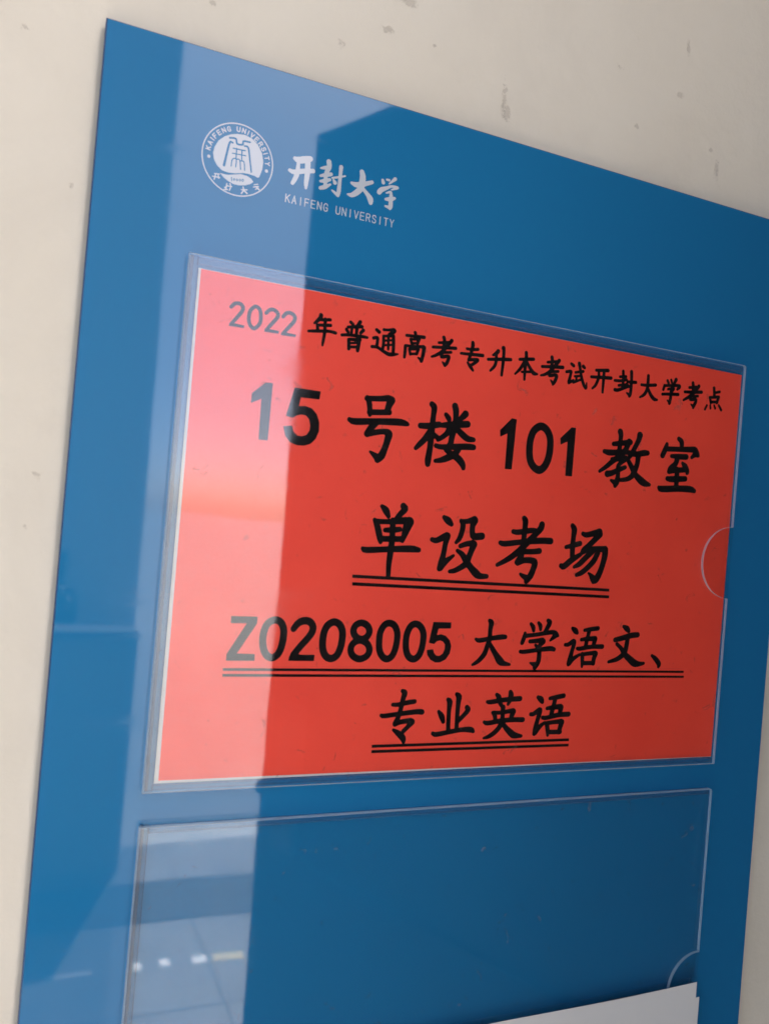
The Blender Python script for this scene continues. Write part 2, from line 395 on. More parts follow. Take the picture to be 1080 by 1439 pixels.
GLYPHS = '''{"title":[["S",14.56,-13.61,1.37,15.0,-13.04,1.38,15.43,-12.48,1.38,15.92,-12.05,1.38,16.49,-11.78,1.38,17.11,-11.64,1.38,17.71,-11.65,1.38,18.32,-11.83,1.38,18.9,-12.16,1.38,19.3,-12.59,1.39,19.47,-13.1,1.39,19.47,-13.71,1.39,19.29,-14.41,1.39,18.91,-15.17,1.39,18.35,-16.02,1.39,17.68,-17.0,1.38,16.87,-18.17,1.35,15.94,-19.46,1.29,15.02,-20.76,1.24],
["P",14.26,-21.48,14.81,-20.23,15.96,-20.2,20.59,-20.46,20.4,-21.38],
["S",24.61,-11.69,1.4,25.31,-11.7,1.4,26.0,-12.06,1.4,26.56,-12.61,1.4,26.91,-13.36,1.4,27.12,-14.32,1.4,27.24,-15.32,1.4,27.32,-16.32,1.41,27.3,-17.36,1.4,27.06,-18.35,1.4,26.48,-19.37,1.4,25.68,-20.33,1.4,24.91,-20.88,1.4,24.22,-20.81,1.4,23.55,-20.34,1.4,23.01,-19.71,1.39,22.64,-19.0,1.39,22.38,-18.14,1.39,22.25,-17.19,1.39,22.22,-16.08,1.39,22.32,-14.88,1.39,22.6,-13.81,1.39,23.15,-12.9,1.4,23.88,-12.13,1.4,24.61,-11.69,1.4],
["S",29.38,-13.6,1.34,29.83,-13.03,1.37,30.28,-12.45,1.39,30.78,-12.02,1.41,31.37,-11.76,1.42,32.02,-11.64,1.42,32.64,-11.68,1.42,33.27,-11.91,1.42,33.86,-12.28,1.42,34.29,-12.73,1.42,34.53,-13.2,1.42,34.59,-13.73,1.42,34.44,-14.38,1.42,34.0,-15.16,1.43,33.35,-16.06,1.43,32.6,-17.06,1.42,31.79,-18.19,1.38,30.9,-19.44,1.33,30.0,-20.68,1.28],
["P",29.27,-21.37,29.78,-20.15,31.16,-20.15,35.41,-20.27,35.32,-21.23],
["S",36.82,-13.8,1.36,37.21,-13.19,1.39,37.6,-12.59,1.41,38.07,-12.13,1.43,38.65,-11.85,1.44,39.31,-11.7,1.44,39.96,-11.72,1.44,40.64,-11.92,1.44,41.33,-12.28,1.44,41.81,-12.75,1.44,42.01,-13.33,1.44,42.02,-14.02,1.44,41.81,-14.78,1.44,41.36,-15.6,1.44,40.69,-16.49,1.45,39.94,-17.48,1.44,39.11,-18.58,1.4,38.2,-19.77,1.35,37.28,-20.97,1.29],
["P",36.54,-21.6,37.06,-20.4,38.45,-20.36,42.96,-20.52,42.76,-21.47],
["S",53.48,-10.23,1.75,53.46,-10.61,1.76,53.44,-10.98,1.77,53.29,-11.41,1.75,52.91,-11.96,1.68,52.41,-12.55,1.58,51.93,-13.08,1.45,51.55,-13.48,1.28,51.19,-13.8,1.08,50.83,-14.13,0.87],
["S",53.96,-12.16,1.17,57.84,-11.48,1.32],
["S",52.38,-14.72,1.16,58.2,-13.86,1.32],
["S",52.23,-14.74,1.31,52.58,-16.97,1.31],
["S",48.48,-17.95,1.01,49.46,-17.78,1.12,50.44,-17.61,1.24,51.72,-17.4,1.31,53.61,-17.1,1.3,55.81,-16.76,1.26,57.69,-16.54,1.23,58.93,-16.52,1.25,59.84,-16.63,1.29,60.76,-16.74,1.33],
["S",55.57,-11.59,1.32,55.66,-13.55,1.36,55.75,-15.51,1.39,55.78,-17.29,1.4,55.69,-18.86,1.38,55.53,-20.24,1.32,55.39,-21.37,1.23,55.33,-22.12,1.09,55.29,-22.62,0.91,55.25,-23.11,0.73],
["S",67.31,-10.84,1.34,68.48,-11.66,1.34],
["S",71.77,-10.07,1.65,71.46,-10.57,1.61,71.14,-11.06,1.56,70.81,-11.55,1.5,70.45,-12.01,1.41,70.07,-12.46,1.3,69.68,-12.91,1.2],
["S",66.29,-13.2,1.19,72.73,-11.95,1.5],
["S",68.15,-13.17,1.19,68.1,-16.09,1.19],
["S",70.45,-12.78,1.5,70.43,-15.99,1.35],
["S",65.62,-14.33,1.34,66.48,-15.34,1.34],
["S",73.5,-13.43,1.51,72.36,-14.79,1.35],
["S",63.71,-17.11,1.19,64.66,-16.92,1.21,65.62,-16.74,1.23,66.91,-16.58,1.25,68.89,-16.44,1.3,71.21,-16.34,1.35,73.13,-16.27,1.35,74.24,-16.25,1.29,74.95,-16.27,1.17,75.65,-16.29,1.06],
["S",67.09,-18.58,1.49,67.45,-22.59,1.34],
["S",67.07,-18.44,1.19,72.33,-17.86,1.5],
["S",72.03,-18.06,1.5,71.88,-19.57,1.59,71.73,-21.08,1.67,71.63,-22.21,1.65,71.62,-22.7,1.47,71.66,-22.81,1.18,71.69,-22.93,0.9],
["S",67.84,-20.05,0.9,71.21,-19.36,0.9],
["S",67.68,-21.68,1.13,71.69,-21.18,1.14],
["S",79.78,-12.1,1.37,81.13,-12.9,1.53],
["S",78.7,-15.96,1.37,79.33,-15.76,1.37,79.95,-15.57,1.37,80.42,-15.53,1.37,80.62,-15.68,1.37,80.67,-15.99,1.37,80.67,-16.52,1.37,80.63,-17.36,1.37,80.55,-18.43,1.37,80.46,-19.5,1.37],
["S",78.26,-19.85,1.37,79.09,-19.76,1.33,79.92,-19.67,1.3,80.8,-19.74,1.28,81.78,-20.08,1.29,82.81,-20.57,1.32,83.81,-21.03,1.38,84.74,-21.4,1.48,85.63,-21.73,1.61,86.47,-21.94,1.69,87.26,-21.96,1.7,87.99,-21.86,1.66,88.73,-21.73,1.54,89.47,-21.58,1.33,90.22,-21.41,1.05,90.96,-21.23,0.77],
["S",83.25,-11.51,1.22,84.11,-11.42,1.18,84.98,-11.33,1.14,85.81,-11.22,1.17,86.64,-11.06,1.33,87.44,-10.89,1.56,88.04,-10.85,1.7,88.41,-11.01,1.64,88.57,-11.32,1.5,88.44,-11.67,1.39,87.87,-12.05,1.37,87.0,-12.48,1.39,86.29,-12.92,1.38,85.91,-13.36,1.34,85.67,-13.8,1.29,85.44,-14.25,1.23],
["S",83.35,-14.3,1.22,83.47,-15.39,1.28,83.59,-16.47,1.34,83.64,-17.51,1.38,83.61,-18.44,1.39,83.51,-19.32,1.38,83.41,-20.2,1.38],
["S",83.51,-14.28,1.07,87.97,-13.53,1.23],
["S",88.14,-13.65,1.54,88.29,-15.23,1.55,88.45,-16.82,1.55,88.56,-18.19,1.54,88.61,-19.22,1.5,88.63,-20.03,1.45,88.64,-20.85,1.39],
["S",85.73,-13.9,1.23,86.11,-19.77,1.08],
["S",84.01,-16.26,0.86,88.14,-15.43,0.86],
["S",84.2,-18.3,0.86,88.33,-17.48,0.86],
["S",98.67,-10.25,1.57,99.11,-11.37,1.26],
["S",94.55,-12.14,1.25,96.16,-12.02,1.26,97.78,-11.9,1.28,99.32,-11.79,1.32,100.71,-11.71,1.39,102.01,-11.65,1.49,103.31,-11.58,1.58],
["S",96.66,-13.58,1.19,97.32,-15.28,1.25],
["S",96.83,-13.56,1.0,101.09,-12.85,1.2],
["S",100.78,-13.2,1.42,100.27,-14.79,1.42],
["S",97.64,-15.22,1.0,100.59,-14.74,1.01],
["S",94.34,-16.96,1.4,94.37,-17.86,1.45,94.41,-18.76,1.49,94.42,-19.64,1.5,94.4,-20.46,1.44,94.36,-21.25,1.34,94.32,-22.04,1.25],
["S",94.48,-16.78,1.25,96.16,-16.67,1.21,97.84,-16.56,1.18,99.42,-16.44,1.19,100.81,-16.28,1.29,102.1,-16.12,1.43,103.38,-15.95,1.58],
["S",103.76,-16.34,1.9,103.66,-17.61,1.81,103.56,-18.88,1.71,103.43,-20.02,1.64,103.25,-20.94,1.61,103.04,-21.73,1.59,102.83,-22.52,1.58],
["S",102.96,-22.2,1.74,101.2,-21.27,0.79],
["S",96.42,-18.12,1.25,97.12,-20.26,1.25],
["S",96.59,-18.09,1.09,100.84,-17.41,1.1],
["S",100.86,-17.56,1.42,100.22,-19.62,1.41],
["S",97.11,-20.11,1.09,100.38,-19.59,1.1],
["S",113.28,-9.99,1.61,113.46,-10.35,1.61,113.64,-10.72,1.61,113.75,-11.43,1.61,113.77,-12.73,1.61,113.72,-14.38,1.61,113.67,-16.03,1.61],
["S",110.98,-12.8,1.12,116.88,-11.69,1.29],
["S",108.14,-15.24,1.21,109.29,-15.09,1.23,110.43,-14.95,1.25,112.01,-14.77,1.28,114.33,-14.53,1.33,117.09,-14.25,1.4,119.87,-13.96,1.46],
["S",117.49,-10.82,1.78,117.15,-11.32,1.72,116.81,-11.82,1.66,116.27,-12.55,1.61,115.39,-13.74,1.61,114.3,-15.16,1.62,113.2,-16.41,1.6,112.1,-17.35,1.54,110.99,-18.12,1.45,110.0,-18.74,1.34,109.22,-19.16,1.22,108.55,-19.42,1.09,107.88,-19.68,0.95],
["S",113.93,-16.9,1.12,117.65,-16.16,1.23],
["S",113.51,-16.05,1.44,113.17,-17.13,1.51,112.83,-18.2,1.57,112.92,-18.89,1.6,113.8,-18.88,1.56,115.1,-18.49,1.49,116.12,-18.24,1.45,116.56,-18.29,1.49,116.71,-18.5,1.56,116.7,-18.91,1.61,116.54,-19.67,1.64,116.23,-20.64,1.65,115.91,-21.48,1.61,115.62,-22.03,1.49,115.31,-22.43,1.31,115.01,-22.84,1.13],
["S",114.78,-22.27,1.61,113.67,-21.37,0.8],
["S",128.6,-9.92,1.64,128.68,-10.35,1.72,128.76,-10.77,1.79,128.75,-11.45,1.81,128.58,-12.6,1.72,128.32,-14.01,1.58,128.05,-15.28,1.48,127.79,-16.24,1.45,127.52,-17.06,1.46,127.24,-17.89,1.48],
["S",125.74,-13.18,1.15,126.67,-13.2,1.21,127.6,-13.23,1.27,128.56,-13.19,1.31,129.58,-13.02,1.35,130.64,-12.77,1.37,131.69,-12.53,1.39],
["S",122.83,-15.8,1.14,123.68,-15.75,1.19,124.53,-15.7,1.24,125.97,-15.61,1.31,128.38,-15.45,1.39,131.4,-15.25,1.49,134.43,-15.05,1.59],
["S",127.1,-18.22,1.38,128.55,-17.92,1.41,130.0,-17.62,1.44,131.1,-17.44,1.48,131.69,-17.42,1.55,131.91,-17.52,1.62,131.84,-17.79,1.65,131.37,-18.34,1.62,130.59,-19.05,1.55,129.89,-19.65,1.48,129.4,-20.0,1.43,128.97,-20.24,1.37,128.55,-20.47,1.31],
["S",126.69,-19.52,0.98,127.22,-20.06,1.25,127.74,-20.6,1.51,128.26,-21.14,1.64,128.78,-21.68,1.56,129.31,-22.22,1.36,129.83,-22.76,1.15],
["S",142.59,-11.63,1.85,142.3,-12.06,1.88,142.0,-12.48,1.91,141.62,-12.89,1.84,141.11,-13.25,1.63,140.51,-13.6,1.31,139.91,-13.94,1.0],
["S",137.43,-16.37,1.27,139.44,-16.05,1.36,141.46,-15.73,1.45,143.51,-15.42,1.51,145.6,-15.14,1.54,147.72,-14.87,1.53,149.85,-14.6,1.53],
["S",141.68,-13.51,1.51,141.79,-14.32,1.51,141.91,-15.12,1.51,141.92,-15.98,1.51,141.83,-16.94,1.53,141.65,-17.94,1.54,141.29,-18.91,1.51,140.7,-19.77,1.39,139.94,-20.6,1.23,139.18,-21.42,1.07],
["S",145.33,-9.78,2.02,145.45,-10.17,1.9,145.57,-10.56,1.78,145.67,-11.3,1.69,145.73,-12.57,1.65,145.76,-14.18,1.65,145.76,-16.02,1.62,145.69,-18.1,1.53,145.59,-20.39,1.4,145.49,-22.68,1.28],
["S",158.15,-9.95,1.72,158.26,-10.71,1.72,158.36,-11.46,1.72,158.4,-12.47,1.72,158.33,-13.88,1.72,158.2,-15.55,1.7,158.12,-17.3,1.65,158.14,-19.1,1.53,158.22,-20.99,1.37,158.29,-22.87,1.2],
["S",154.77,-13.67,1.37,162.55,-12.4,1.56],
["S",157.78,-13.84,1.55,157.06,-15.28,1.57,156.34,-16.71,1.59,155.57,-18.01,1.54,154.71,-19.08,1.39,153.79,-20.02,1.17,152.88,-20.96,0.95],
["S",158.52,-13.73,1.2,159.41,-14.93,1.36,160.29,-16.13,1.52,161.12,-17.17,1.66,161.85,-17.99,1.8,162.53,-18.65,1.92,163.2,-19.1,1.91,163.9,-19.29,1.68,164.61,-19.28,1.33,165.31,-19.27,0.97],
["S",156.46,-19.47,1.03,160.9,-18.8,1.21],
["S",172.98,-9.81,1.76,173.11,-10.22,1.73,173.24,-10.63,1.7,173.33,-11.38,1.69,173.32,-12.67,1.7,173.26,-14.3,1.73,173.2,-15.93,1.76],
["S",170.74,-12.58,1.23,177.2,-11.26,1.41],
["S",167.73,-15.14,1.33,169.37,-14.94,1.37,171.02,-14.74,1.42,172.86,-14.53,1.48,175.04,-14.29,1.55,177.41,-14.05,1.62,179.8,-13.8,1.7],
["S",177.35,-10.75,1.77,176.89,-11.43,1.77,176.44,-12.1,1.77,175.81,-12.94,1.76,174.88,-14.13,1.75,173.77,-15.49,1.73,172.69,-16.66,1.69,171.69,-17.51,1.61,170.72,-18.17,1.52,169.81,-18.7,1.4,168.97,-19.07,1.24,168.18,-19.31,1.06,167.4,-19.54,0.87],
["S",173.48,-16.86,1.23,177.29,-16.13,1.34],
["S",173.04,-16.28,1.41,172.64,-17.25,1.47,172.24,-18.21,1.54,172.32,-18.82,1.58,173.31,-18.77,1.56,174.78,-18.36,1.5,175.93,-18.12,1.48,176.44,-18.23,1.54,176.62,-18.51,1.63,176.6,-19.0,1.7,176.36,-19.83,1.73,175.93,-20.88,1.75,175.52,-21.76,1.69,175.22,-22.29,1.53,174.94,-22.65,1.29,174.67,-23.01,1.06],
["S",174.59,-22.21,1.58,173.32,-21.1,0.77],
["S",184.67,-11.26,1.43,186.13,-12.02,1.61],
["S",182.14,-15.57,1.35,183.06,-15.33,1.41,183.99,-15.09,1.47,184.65,-15.03,1.5,184.9,-15.18,1.48,184.88,-15.51,1.44,184.76,-16.16,1.43,184.57,-17.3,1.5,184.27,-18.75,1.61,183.98,-20.21,1.71],
["S",184.03,-20.69,1.61,186.65,-19.17,1.15],
["S",187.44,-15.11,1.15,192.11,-13.92,1.37],
["S",187.24,-17.11,1.08,189.78,-16.57,1.08],
["S",188.41,-16.94,1.15,188.25,-19.26,1.15],
["S",186.75,-20.14,1.36,190.56,-18.43,1.08],
["S",189.35,-10.38,1.8,189.64,-11.33,1.69,189.93,-12.29,1.58,190.25,-13.37,1.51,190.62,-14.68,1.53,191.01,-16.12,1.58,191.47,-17.48,1.62,192.03,-18.74,1.64,192.66,-19.92,1.64,193.21,-20.86,1.63,193.63,-21.41,1.58,193.98,-21.71,1.52,194.33,-22.02,1.45],
["S",194.7,-21.64,1.27,194.67,-19.33,0.65],
["S",191.87,-11.48,1.81,192.73,-12.01,1.45],
["S",199.87,-12.16,1.39,207.16,-11.23,1.77],
["S",197.19,-15.88,1.38,199.12,-15.71,1.44,201.06,-15.53,1.49,203.05,-15.35,1.54,205.12,-15.16,1.59,207.25,-14.96,1.63,209.38,-14.76,1.67],
["S",201.52,-12.41,1.54,201.63,-13.49,1.54,201.73,-14.58,1.54,201.66,-15.72,1.54,201.3,-17.04,1.56,200.78,-18.43,1.57,200.21,-19.59,1.54,199.62,-20.38,1.4,199.0,-20.95,1.21,198.37,-21.52,1.02],
["S",204.76,-11.93,1.55,204.75,-13.17,1.6,204.75,-14.4,1.65,204.75,-15.94,1.66,204.77,-17.96,1.57,204.79,-20.29,1.43,204.81,-22.61,1.29],
["S",216.65,-10.15,1.57,216.84,-11.71,1.58,217.03,-13.27,1.58,217.12,-14.81,1.57,217.06,-16.31,1.53,216.9,-17.79,1.48,216.74,-19.26,1.42],
["S",214.87,-13.28,1.31,218.59,-12.63,1.43],
["S",211.76,-15.59,1.3,213.0,-15.49,1.38,214.24,-15.39,1.46,215.48,-15.22,1.49,216.71,-14.92,1.46,217.94,-14.55,1.39,219.17,-14.18,1.31],
["S",214.48,-17.72,1.31,219.42,-16.68,1.43],
["S",212.23,-20.23,1.67,212.79,-20.27,1.69,213.35,-20.31,1.71,214.31,-20.11,1.68,215.92,-19.5,1.56,217.94,-18.65,1.38,219.96,-17.79,1.2],
["S",221.89,-9.7,1.89,222.03,-10.82,1.81,222.17,-11.93,1.74,222.27,-13.39,1.7,222.34,-15.59,1.73,222.37,-18.14,1.8,222.33,-20.17,1.81,222.17,-21.22,1.72,221.93,-21.76,1.58,221.69,-22.3,1.43],
["S",221.85,-21.76,1.89,219.85,-20.85,0.83],
["S",219.67,-14.95,1.2,220.16,-15.0,1.31,220.65,-15.05,1.42,221.38,-15.04,1.51,222.48,-14.95,1.55,223.83,-14.81,1.57,225.17,-14.67,1.59],
["S",219.37,-16.18,1.13,220.76,-17.34,1.58],
["S",232.89,-10.12,1.72,232.95,-11.26,1.77,233.01,-12.39,1.82,233.02,-13.53,1.84,233.0,-14.71,1.81,232.93,-15.89,1.76,232.73,-17.01,1.72,232.39,-18.06,1.74,231.92,-19.06,1.77,231.3,-19.95,1.72,230.46,-20.67,1.52,229.47,-21.27,1.23,228.48,-21.87,0.95],
["S",228.88,-15.33,1.33,230.03,-15.3,1.4,231.18,-15.26,1.47,232.54,-15.15,1.53,234.25,-14.88,1.57,236.17,-14.53,1.59,238.1,-14.18,1.62],
["S",233.09,-16.27,1.34,233.76,-17.36,1.55,234.44,-18.44,1.77,235.15,-19.41,1.92,235.93,-20.26,1.99,236.75,-20.98,2.0,237.55,-21.49,1.93,238.3,-21.71,1.73,239.03,-21.71,1.44,239.76,-21.71,1.16],
["S",245.73,-10.77,1.48,246.51,-11.87,1.48],
["S",248.11,-10.07,1.37,248.69,-11.38,1.25],
["S",251.4,-9.42,1.96,250.29,-11.67,1.57],
["S",244.03,-13.61,1.56,243.37,-15.78,1.48],
["S",244.03,-13.61,1.36,247.05,-13.16,1.42,250.09,-12.7,1.49,252.39,-12.42,1.57,253.54,-12.41,1.74,253.95,-12.59,1.92,254.01,-12.89,1.97,253.77,-13.34,1.8,253.18,-13.91,1.49,252.6,-14.49,1.18],
["S",246.41,-15.18,1.25,247.91,-14.79,1.29,249.4,-14.39,1.33,250.34,-14.28,1.37,250.33,-14.66,1.41,249.75,-15.34,1.45,249.17,-16.01,1.49],
["S",248.51,-16.1,1.64,248.59,-17.28,1.74,248.66,-18.46,1.83,248.65,-19.57,1.88,248.51,-20.56,1.83,248.28,-21.5,1.74,248.06,-22.43,1.64],
["S",248.23,-21.88,1.96,246.58,-21.06,0.78],
["S",242.97,-18.26,1.36,244.27,-18.08,1.4,245.57,-17.89,1.44,247.12,-17.69,1.48,249.09,-17.46,1.54,251.31,-17.22,1.6,253.54,-16.98,1.65],
["S",262.98,-9.5,1.8,263.15,-10.26,1.87,263.32,-11.02,1.94,263.46,-11.9,2.0,263.53,-12.99,2.01,263.57,-14.2,2.0,263.6,-15.41,2.0],
["S",260.75,-12.28,1.39,266.84,-11.24,1.6],
["S",257.85,-14.98,1.39,259.53,-14.81,1.49,261.22,-14.64,1.6,263.04,-14.43,1.68,265.07,-14.16,1.7,267.23,-13.85,1.7,269.4,-13.54,1.69],
["S",267.24,-10.66,1.93,266.6,-11.57,1.88,265.96,-12.49,1.83,265.23,-13.42,1.8,264.4,-14.36,1.86,263.47,-15.31,1.94,262.32,-16.29,1.91,260.83,-17.32,1.71,259.12,-18.37,1.41,257.41,-19.42,1.11],
["S",263.73,-16.63,1.28,267.11,-15.98,1.4],
["S",262.54,-16.26,1.6,262.24,-17.08,1.59,261.94,-17.91,1.59,262.09,-18.44,1.59,263.12,-18.4,1.59,264.6,-18.07,1.58,265.71,-17.94,1.6,266.06,-18.24,1.66,266.03,-18.74,1.73,265.85,-19.34,1.8,265.54,-20.07,1.88,265.08,-20.91,1.95,264.71,-21.61,1.92,264.54,-22.06,1.74,264.46,-22.39,1.47,264.37,-22.71,1.2],
["S",264.52,-21.99,1.8,262.81,-20.98,0.88],
["S",277.92,-10.21,1.83,278.61,-14.4,1.71],
["S",278.65,-12.61,1.22,282.09,-11.59,1.43],
["S",275.44,-15.55,1.54,276.43,-18.27,1.63],
["S",275.67,-15.52,1.3,281.69,-14.52,1.64],
["S",281.49,-14.9,1.84,280.61,-17.71,1.72],
["S",276.39,-17.92,1.42,281.04,-17.29,1.43],
["S",273.81,-20.05,1.21,272.65,-22.33,1.29],
["S",276.12,-19.74,1.02,276.52,-21.29,1.22],
["S",278.9,-19.37,1.02,279.77,-20.87,1.31],
["S",282.16,-18.94,1.23,284.07,-21.2,1.56]],"room":[["P",31.78,-42.71,34.69,-42.56,34.57,-66.57,30.91,-66.66,30.65,-49.33,26.36,-51.67,26.44,-47.91],
["P",44.68,-43.0,56.14,-43.09,55.89,-46.33,47.48,-46.52,46.86,-50.75,49.95,-50.27,52.88,-50.92,55.23,-53.01,56.68,-56.26,56.87,-60.02,55.64,-63.6,53.5,-65.91,50.73,-66.98,47.54,-67.1,44.64,-66.24,42.31,-63.81,41.18,-60.06,44.66,-59.39,45.47,-61.74,47.56,-63.36,49.69,-63.34,51.59,-62.54,52.84,-60.51,52.98,-58.09,52.21,-55.45,50.64,-53.94,48.49,-53.81,46.42,-54.48,44.76,-55.71,41.9,-55.23],
["S",78.01,-42.39,1.52,78.51,-43.34,1.89,79.0,-44.3,2.26,79.4,-45.43,2.43,79.66,-46.86,2.26,79.82,-48.46,1.89,79.99,-50.06,1.52],
["S",77.91,-42.99,2.12,80.23,-42.73,2.17,82.56,-42.48,2.22,84.54,-42.23,2.3,86.02,-41.97,2.42,87.15,-41.71,2.57,88.03,-41.61,2.77,88.65,-41.75,3.05,89.02,-42.03,3.38,89.4,-42.32,3.71],
["S",89.88,-42.25,3.4,89.45,-43.21,3.24,89.02,-44.16,3.07,88.68,-45.08,2.93,88.49,-45.96,2.81,88.38,-46.81,2.72,88.27,-47.66,2.62],
["S",79.72,-48.92,2.28,89.25,-47.74,2.31],
["S",70.53,-53.31,1.8,71.19,-53.55,2.14,71.85,-53.79,2.48,73.23,-53.85,2.71,75.79,-53.58,2.73,79.1,-53.12,2.64,82.62,-52.67,2.59,86.49,-52.25,2.71,90.58,-51.84,2.89,93.84,-51.56,2.95,95.71,-51.51,2.83,96.72,-51.6,2.61,97.47,-51.71,2.34,98.09,-51.79,2.06,98.46,-51.89,1.73,98.82,-51.99,1.41],
["S",83.02,-53.51,2.75,82.44,-54.13,2.8,81.86,-54.75,2.86,81.28,-55.49,2.89,80.69,-56.41,2.9,80.09,-57.46,2.89,79.49,-58.5,2.88],
["S",79.51,-58.64,2.43,80.91,-58.21,2.38,82.33,-57.78,2.33,83.69,-57.41,2.29,85.04,-57.06,2.25,86.34,-56.78,2.22,87.48,-56.65,2.31,88.47,-56.71,2.65,89.3,-56.94,3.11,89.82,-57.41,3.4,89.92,-58.23,3.35,89.72,-59.29,3.12,89.45,-60.43,2.93,89.19,-61.61,2.83,88.86,-62.87,2.76,88.49,-64.1,2.77,88.1,-65.3,2.96,87.67,-66.48,3.24,87.19,-67.5,3.38,86.64,-68.26,3.26,86.04,-68.86,3.01,85.45,-69.46,2.76],
["S",85.71,-68.84,3.37,84.89,-68.32,2.9,84.07,-67.79,2.42,83.33,-67.33,1.99,82.71,-66.96,1.6,82.18,-66.65,1.26,81.64,-66.34,0.91],
["S",105.16,-51.75,2.37,106.65,-51.65,2.5,108.13,-51.54,2.63,109.68,-51.35,2.71,111.3,-51.0,2.7,112.98,-50.56,2.63,114.67,-50.12,2.57],
["S",110.08,-41.28,2.39,110.57,-41.63,2.59,111.06,-41.98,2.79,111.4,-42.62,2.88,111.49,-43.62,2.75,111.42,-44.92,2.52,111.33,-46.58,2.4,111.26,-48.77,2.51,111.18,-51.34,2.73,111.1,-53.9,2.88,111.06,-56.41,2.85,111.02,-58.91,2.76,110.94,-61.21,2.71,110.78,-63.31,2.82,110.58,-65.21,2.98,110.44,-66.73,3.03,110.42,-67.69,2.89,110.44,-68.27,2.64,110.47,-68.85,2.39],
["S",110.26,-54.01,2.87,109.48,-55.25,2.82,108.69,-56.48,2.77,107.9,-57.62,2.7,107.06,-58.62,2.62,106.22,-59.52,2.51,105.46,-60.32,2.37,104.85,-61.0,2.18,104.32,-61.58,1.96,103.79,-62.17,1.74],
["S",112.39,-54.97,1.92,114.94,-56.65,2.41],
["S",117.8,-45.14,1.94,118.28,-45.6,2.14,118.75,-46.07,2.35,119.14,-46.5,2.43,119.4,-46.9,2.3,119.59,-47.28,2.04,119.77,-47.65,1.78],
["S",122.05,-40.6,2.93,122.32,-41.3,2.95,122.6,-42.01,2.96,122.8,-42.96,2.93,122.93,-44.4,2.75,122.98,-46.1,2.53,122.88,-47.57,2.44,122.55,-48.59,2.61,122.06,-49.39,2.93,121.57,-50.19,3.25],
["S",127.93,-43.53,3.12,127.42,-44.12,2.98,126.91,-44.71,2.84,126.34,-45.28,2.62,125.67,-45.84,2.24,124.94,-46.39,1.77,124.22,-46.94,1.3],
["S",115.71,-50.3,1.93,116.86,-50.11,2.23,118.02,-49.92,2.52,119.78,-49.64,2.75,122.57,-49.21,2.87,125.99,-48.68,2.91,129.43,-48.14,2.96],
["S",120.63,-51.23,3.57,120.05,-52.14,3.16,119.47,-53.05,2.75,118.8,-53.9,2.42,117.97,-54.69,2.26,117.06,-55.42,2.19,116.25,-56.04,2.09,115.65,-56.48,1.94,115.15,-56.81,1.77,114.65,-57.14,1.61],
["S",124.47,-51.37,2.61,125.33,-52.0,2.74,126.19,-52.62,2.87,127.09,-53.22,2.95,128.05,-53.84,2.96,129.05,-54.45,2.91,130.07,-54.88,2.8,131.12,-55.03,2.58,132.19,-55.0,2.28,133.27,-54.97,1.98],
["S",122.34,-52.86,2.6,122.13,-53.7,2.67,121.91,-54.53,2.73,121.72,-55.39,2.76,121.61,-56.31,2.72,121.53,-57.25,2.65,121.29,-58.21,2.6,120.79,-59.19,2.58,120.14,-60.18,2.59,119.49,-61.17,2.59],
["S",119.86,-61.44,2.59,120.68,-61.95,2.57,121.5,-62.46,2.55,122.44,-62.99,2.6,123.62,-63.55,2.81,124.93,-64.12,3.09,126.09,-64.75,3.27,127.02,-65.48,3.26,127.8,-66.25,3.14,128.41,-66.98,2.95,128.76,-67.61,2.67,128.93,-68.18,2.32,129.1,-68.76,1.97],
["S",125.68,-60.48,2.61,125.14,-61.27,2.73,124.59,-62.06,2.85,123.81,-62.84,2.93,122.61,-63.65,2.97,121.19,-64.44,2.98,119.87,-65.11,2.91,118.79,-65.63,2.74,117.82,-66.02,2.5,116.88,-66.35,2.26,115.97,-66.6,2.04,115.08,-66.77,1.82,114.2,-66.94,1.6],
["S",113.89,-59.97,1.92,114.72,-60.11,2.03,115.56,-60.24,2.13,117.33,-60.19,2.26,120.97,-59.77,2.45,125.6,-59.15,2.67,129.37,-58.68,2.79,131.37,-58.52,2.75,132.49,-58.51,2.62,133.61,-58.51,2.48],
["P",153.26,-42.44,155.79,-42.62,155.22,-66.57,151.67,-66.69,151.54,-49.54,147.69,-51.64,147.27,-48.82],
["S",169.69,-44.14,3.54,170.9,-44.14,3.55,172.1,-44.56,3.56,173.2,-45.26,3.56,174.17,-46.24,3.57,175.03,-47.51,3.57,175.67,-48.97,3.57,176.04,-50.66,3.58,176.19,-52.54,3.58,176.21,-54.39,3.58,176.14,-56.16,3.58,175.94,-57.9,3.57,175.61,-59.51,3.57,175.11,-61.0,3.57,174.48,-62.36,3.57,173.74,-63.5,3.56,172.9,-64.43,3.56,171.95,-65.13,3.55,170.94,-65.47,3.55,169.82,-65.33,3.54,168.64,-64.83,3.53,167.59,-64.14,3.53,166.69,-63.3,3.52,165.92,-62.27,3.52,165.31,-61.03,3.52,164.87,-59.54,3.52,164.6,-57.84,3.51,164.43,-56.13,3.51,164.35,-54.44,3.51,164.39,-52.73,3.51,164.58,-51.1,3.52,164.92,-49.54,3.52,165.41,-48.05,3.52,166.13,-46.75,3.52,167.16,-45.61,3.53,168.43,-44.67,3.54,169.69,-44.14,3.54],
["P",187.94,-42.62,190.36,-42.54,190.32,-66.49,186.56,-66.52,186.3,-49.42,182.31,-51.5,181.87,-48.66],
["S",217.9,-41.0,3.03,218.11,-41.54,2.92,218.32,-42.08,2.81,218.46,-42.76,2.7,218.49,-43.59,2.56,218.45,-44.57,2.42,218.4,-45.81,2.36,218.34,-47.46,2.42,218.27,-49.39,2.56,218.2,-51.31,2.7],
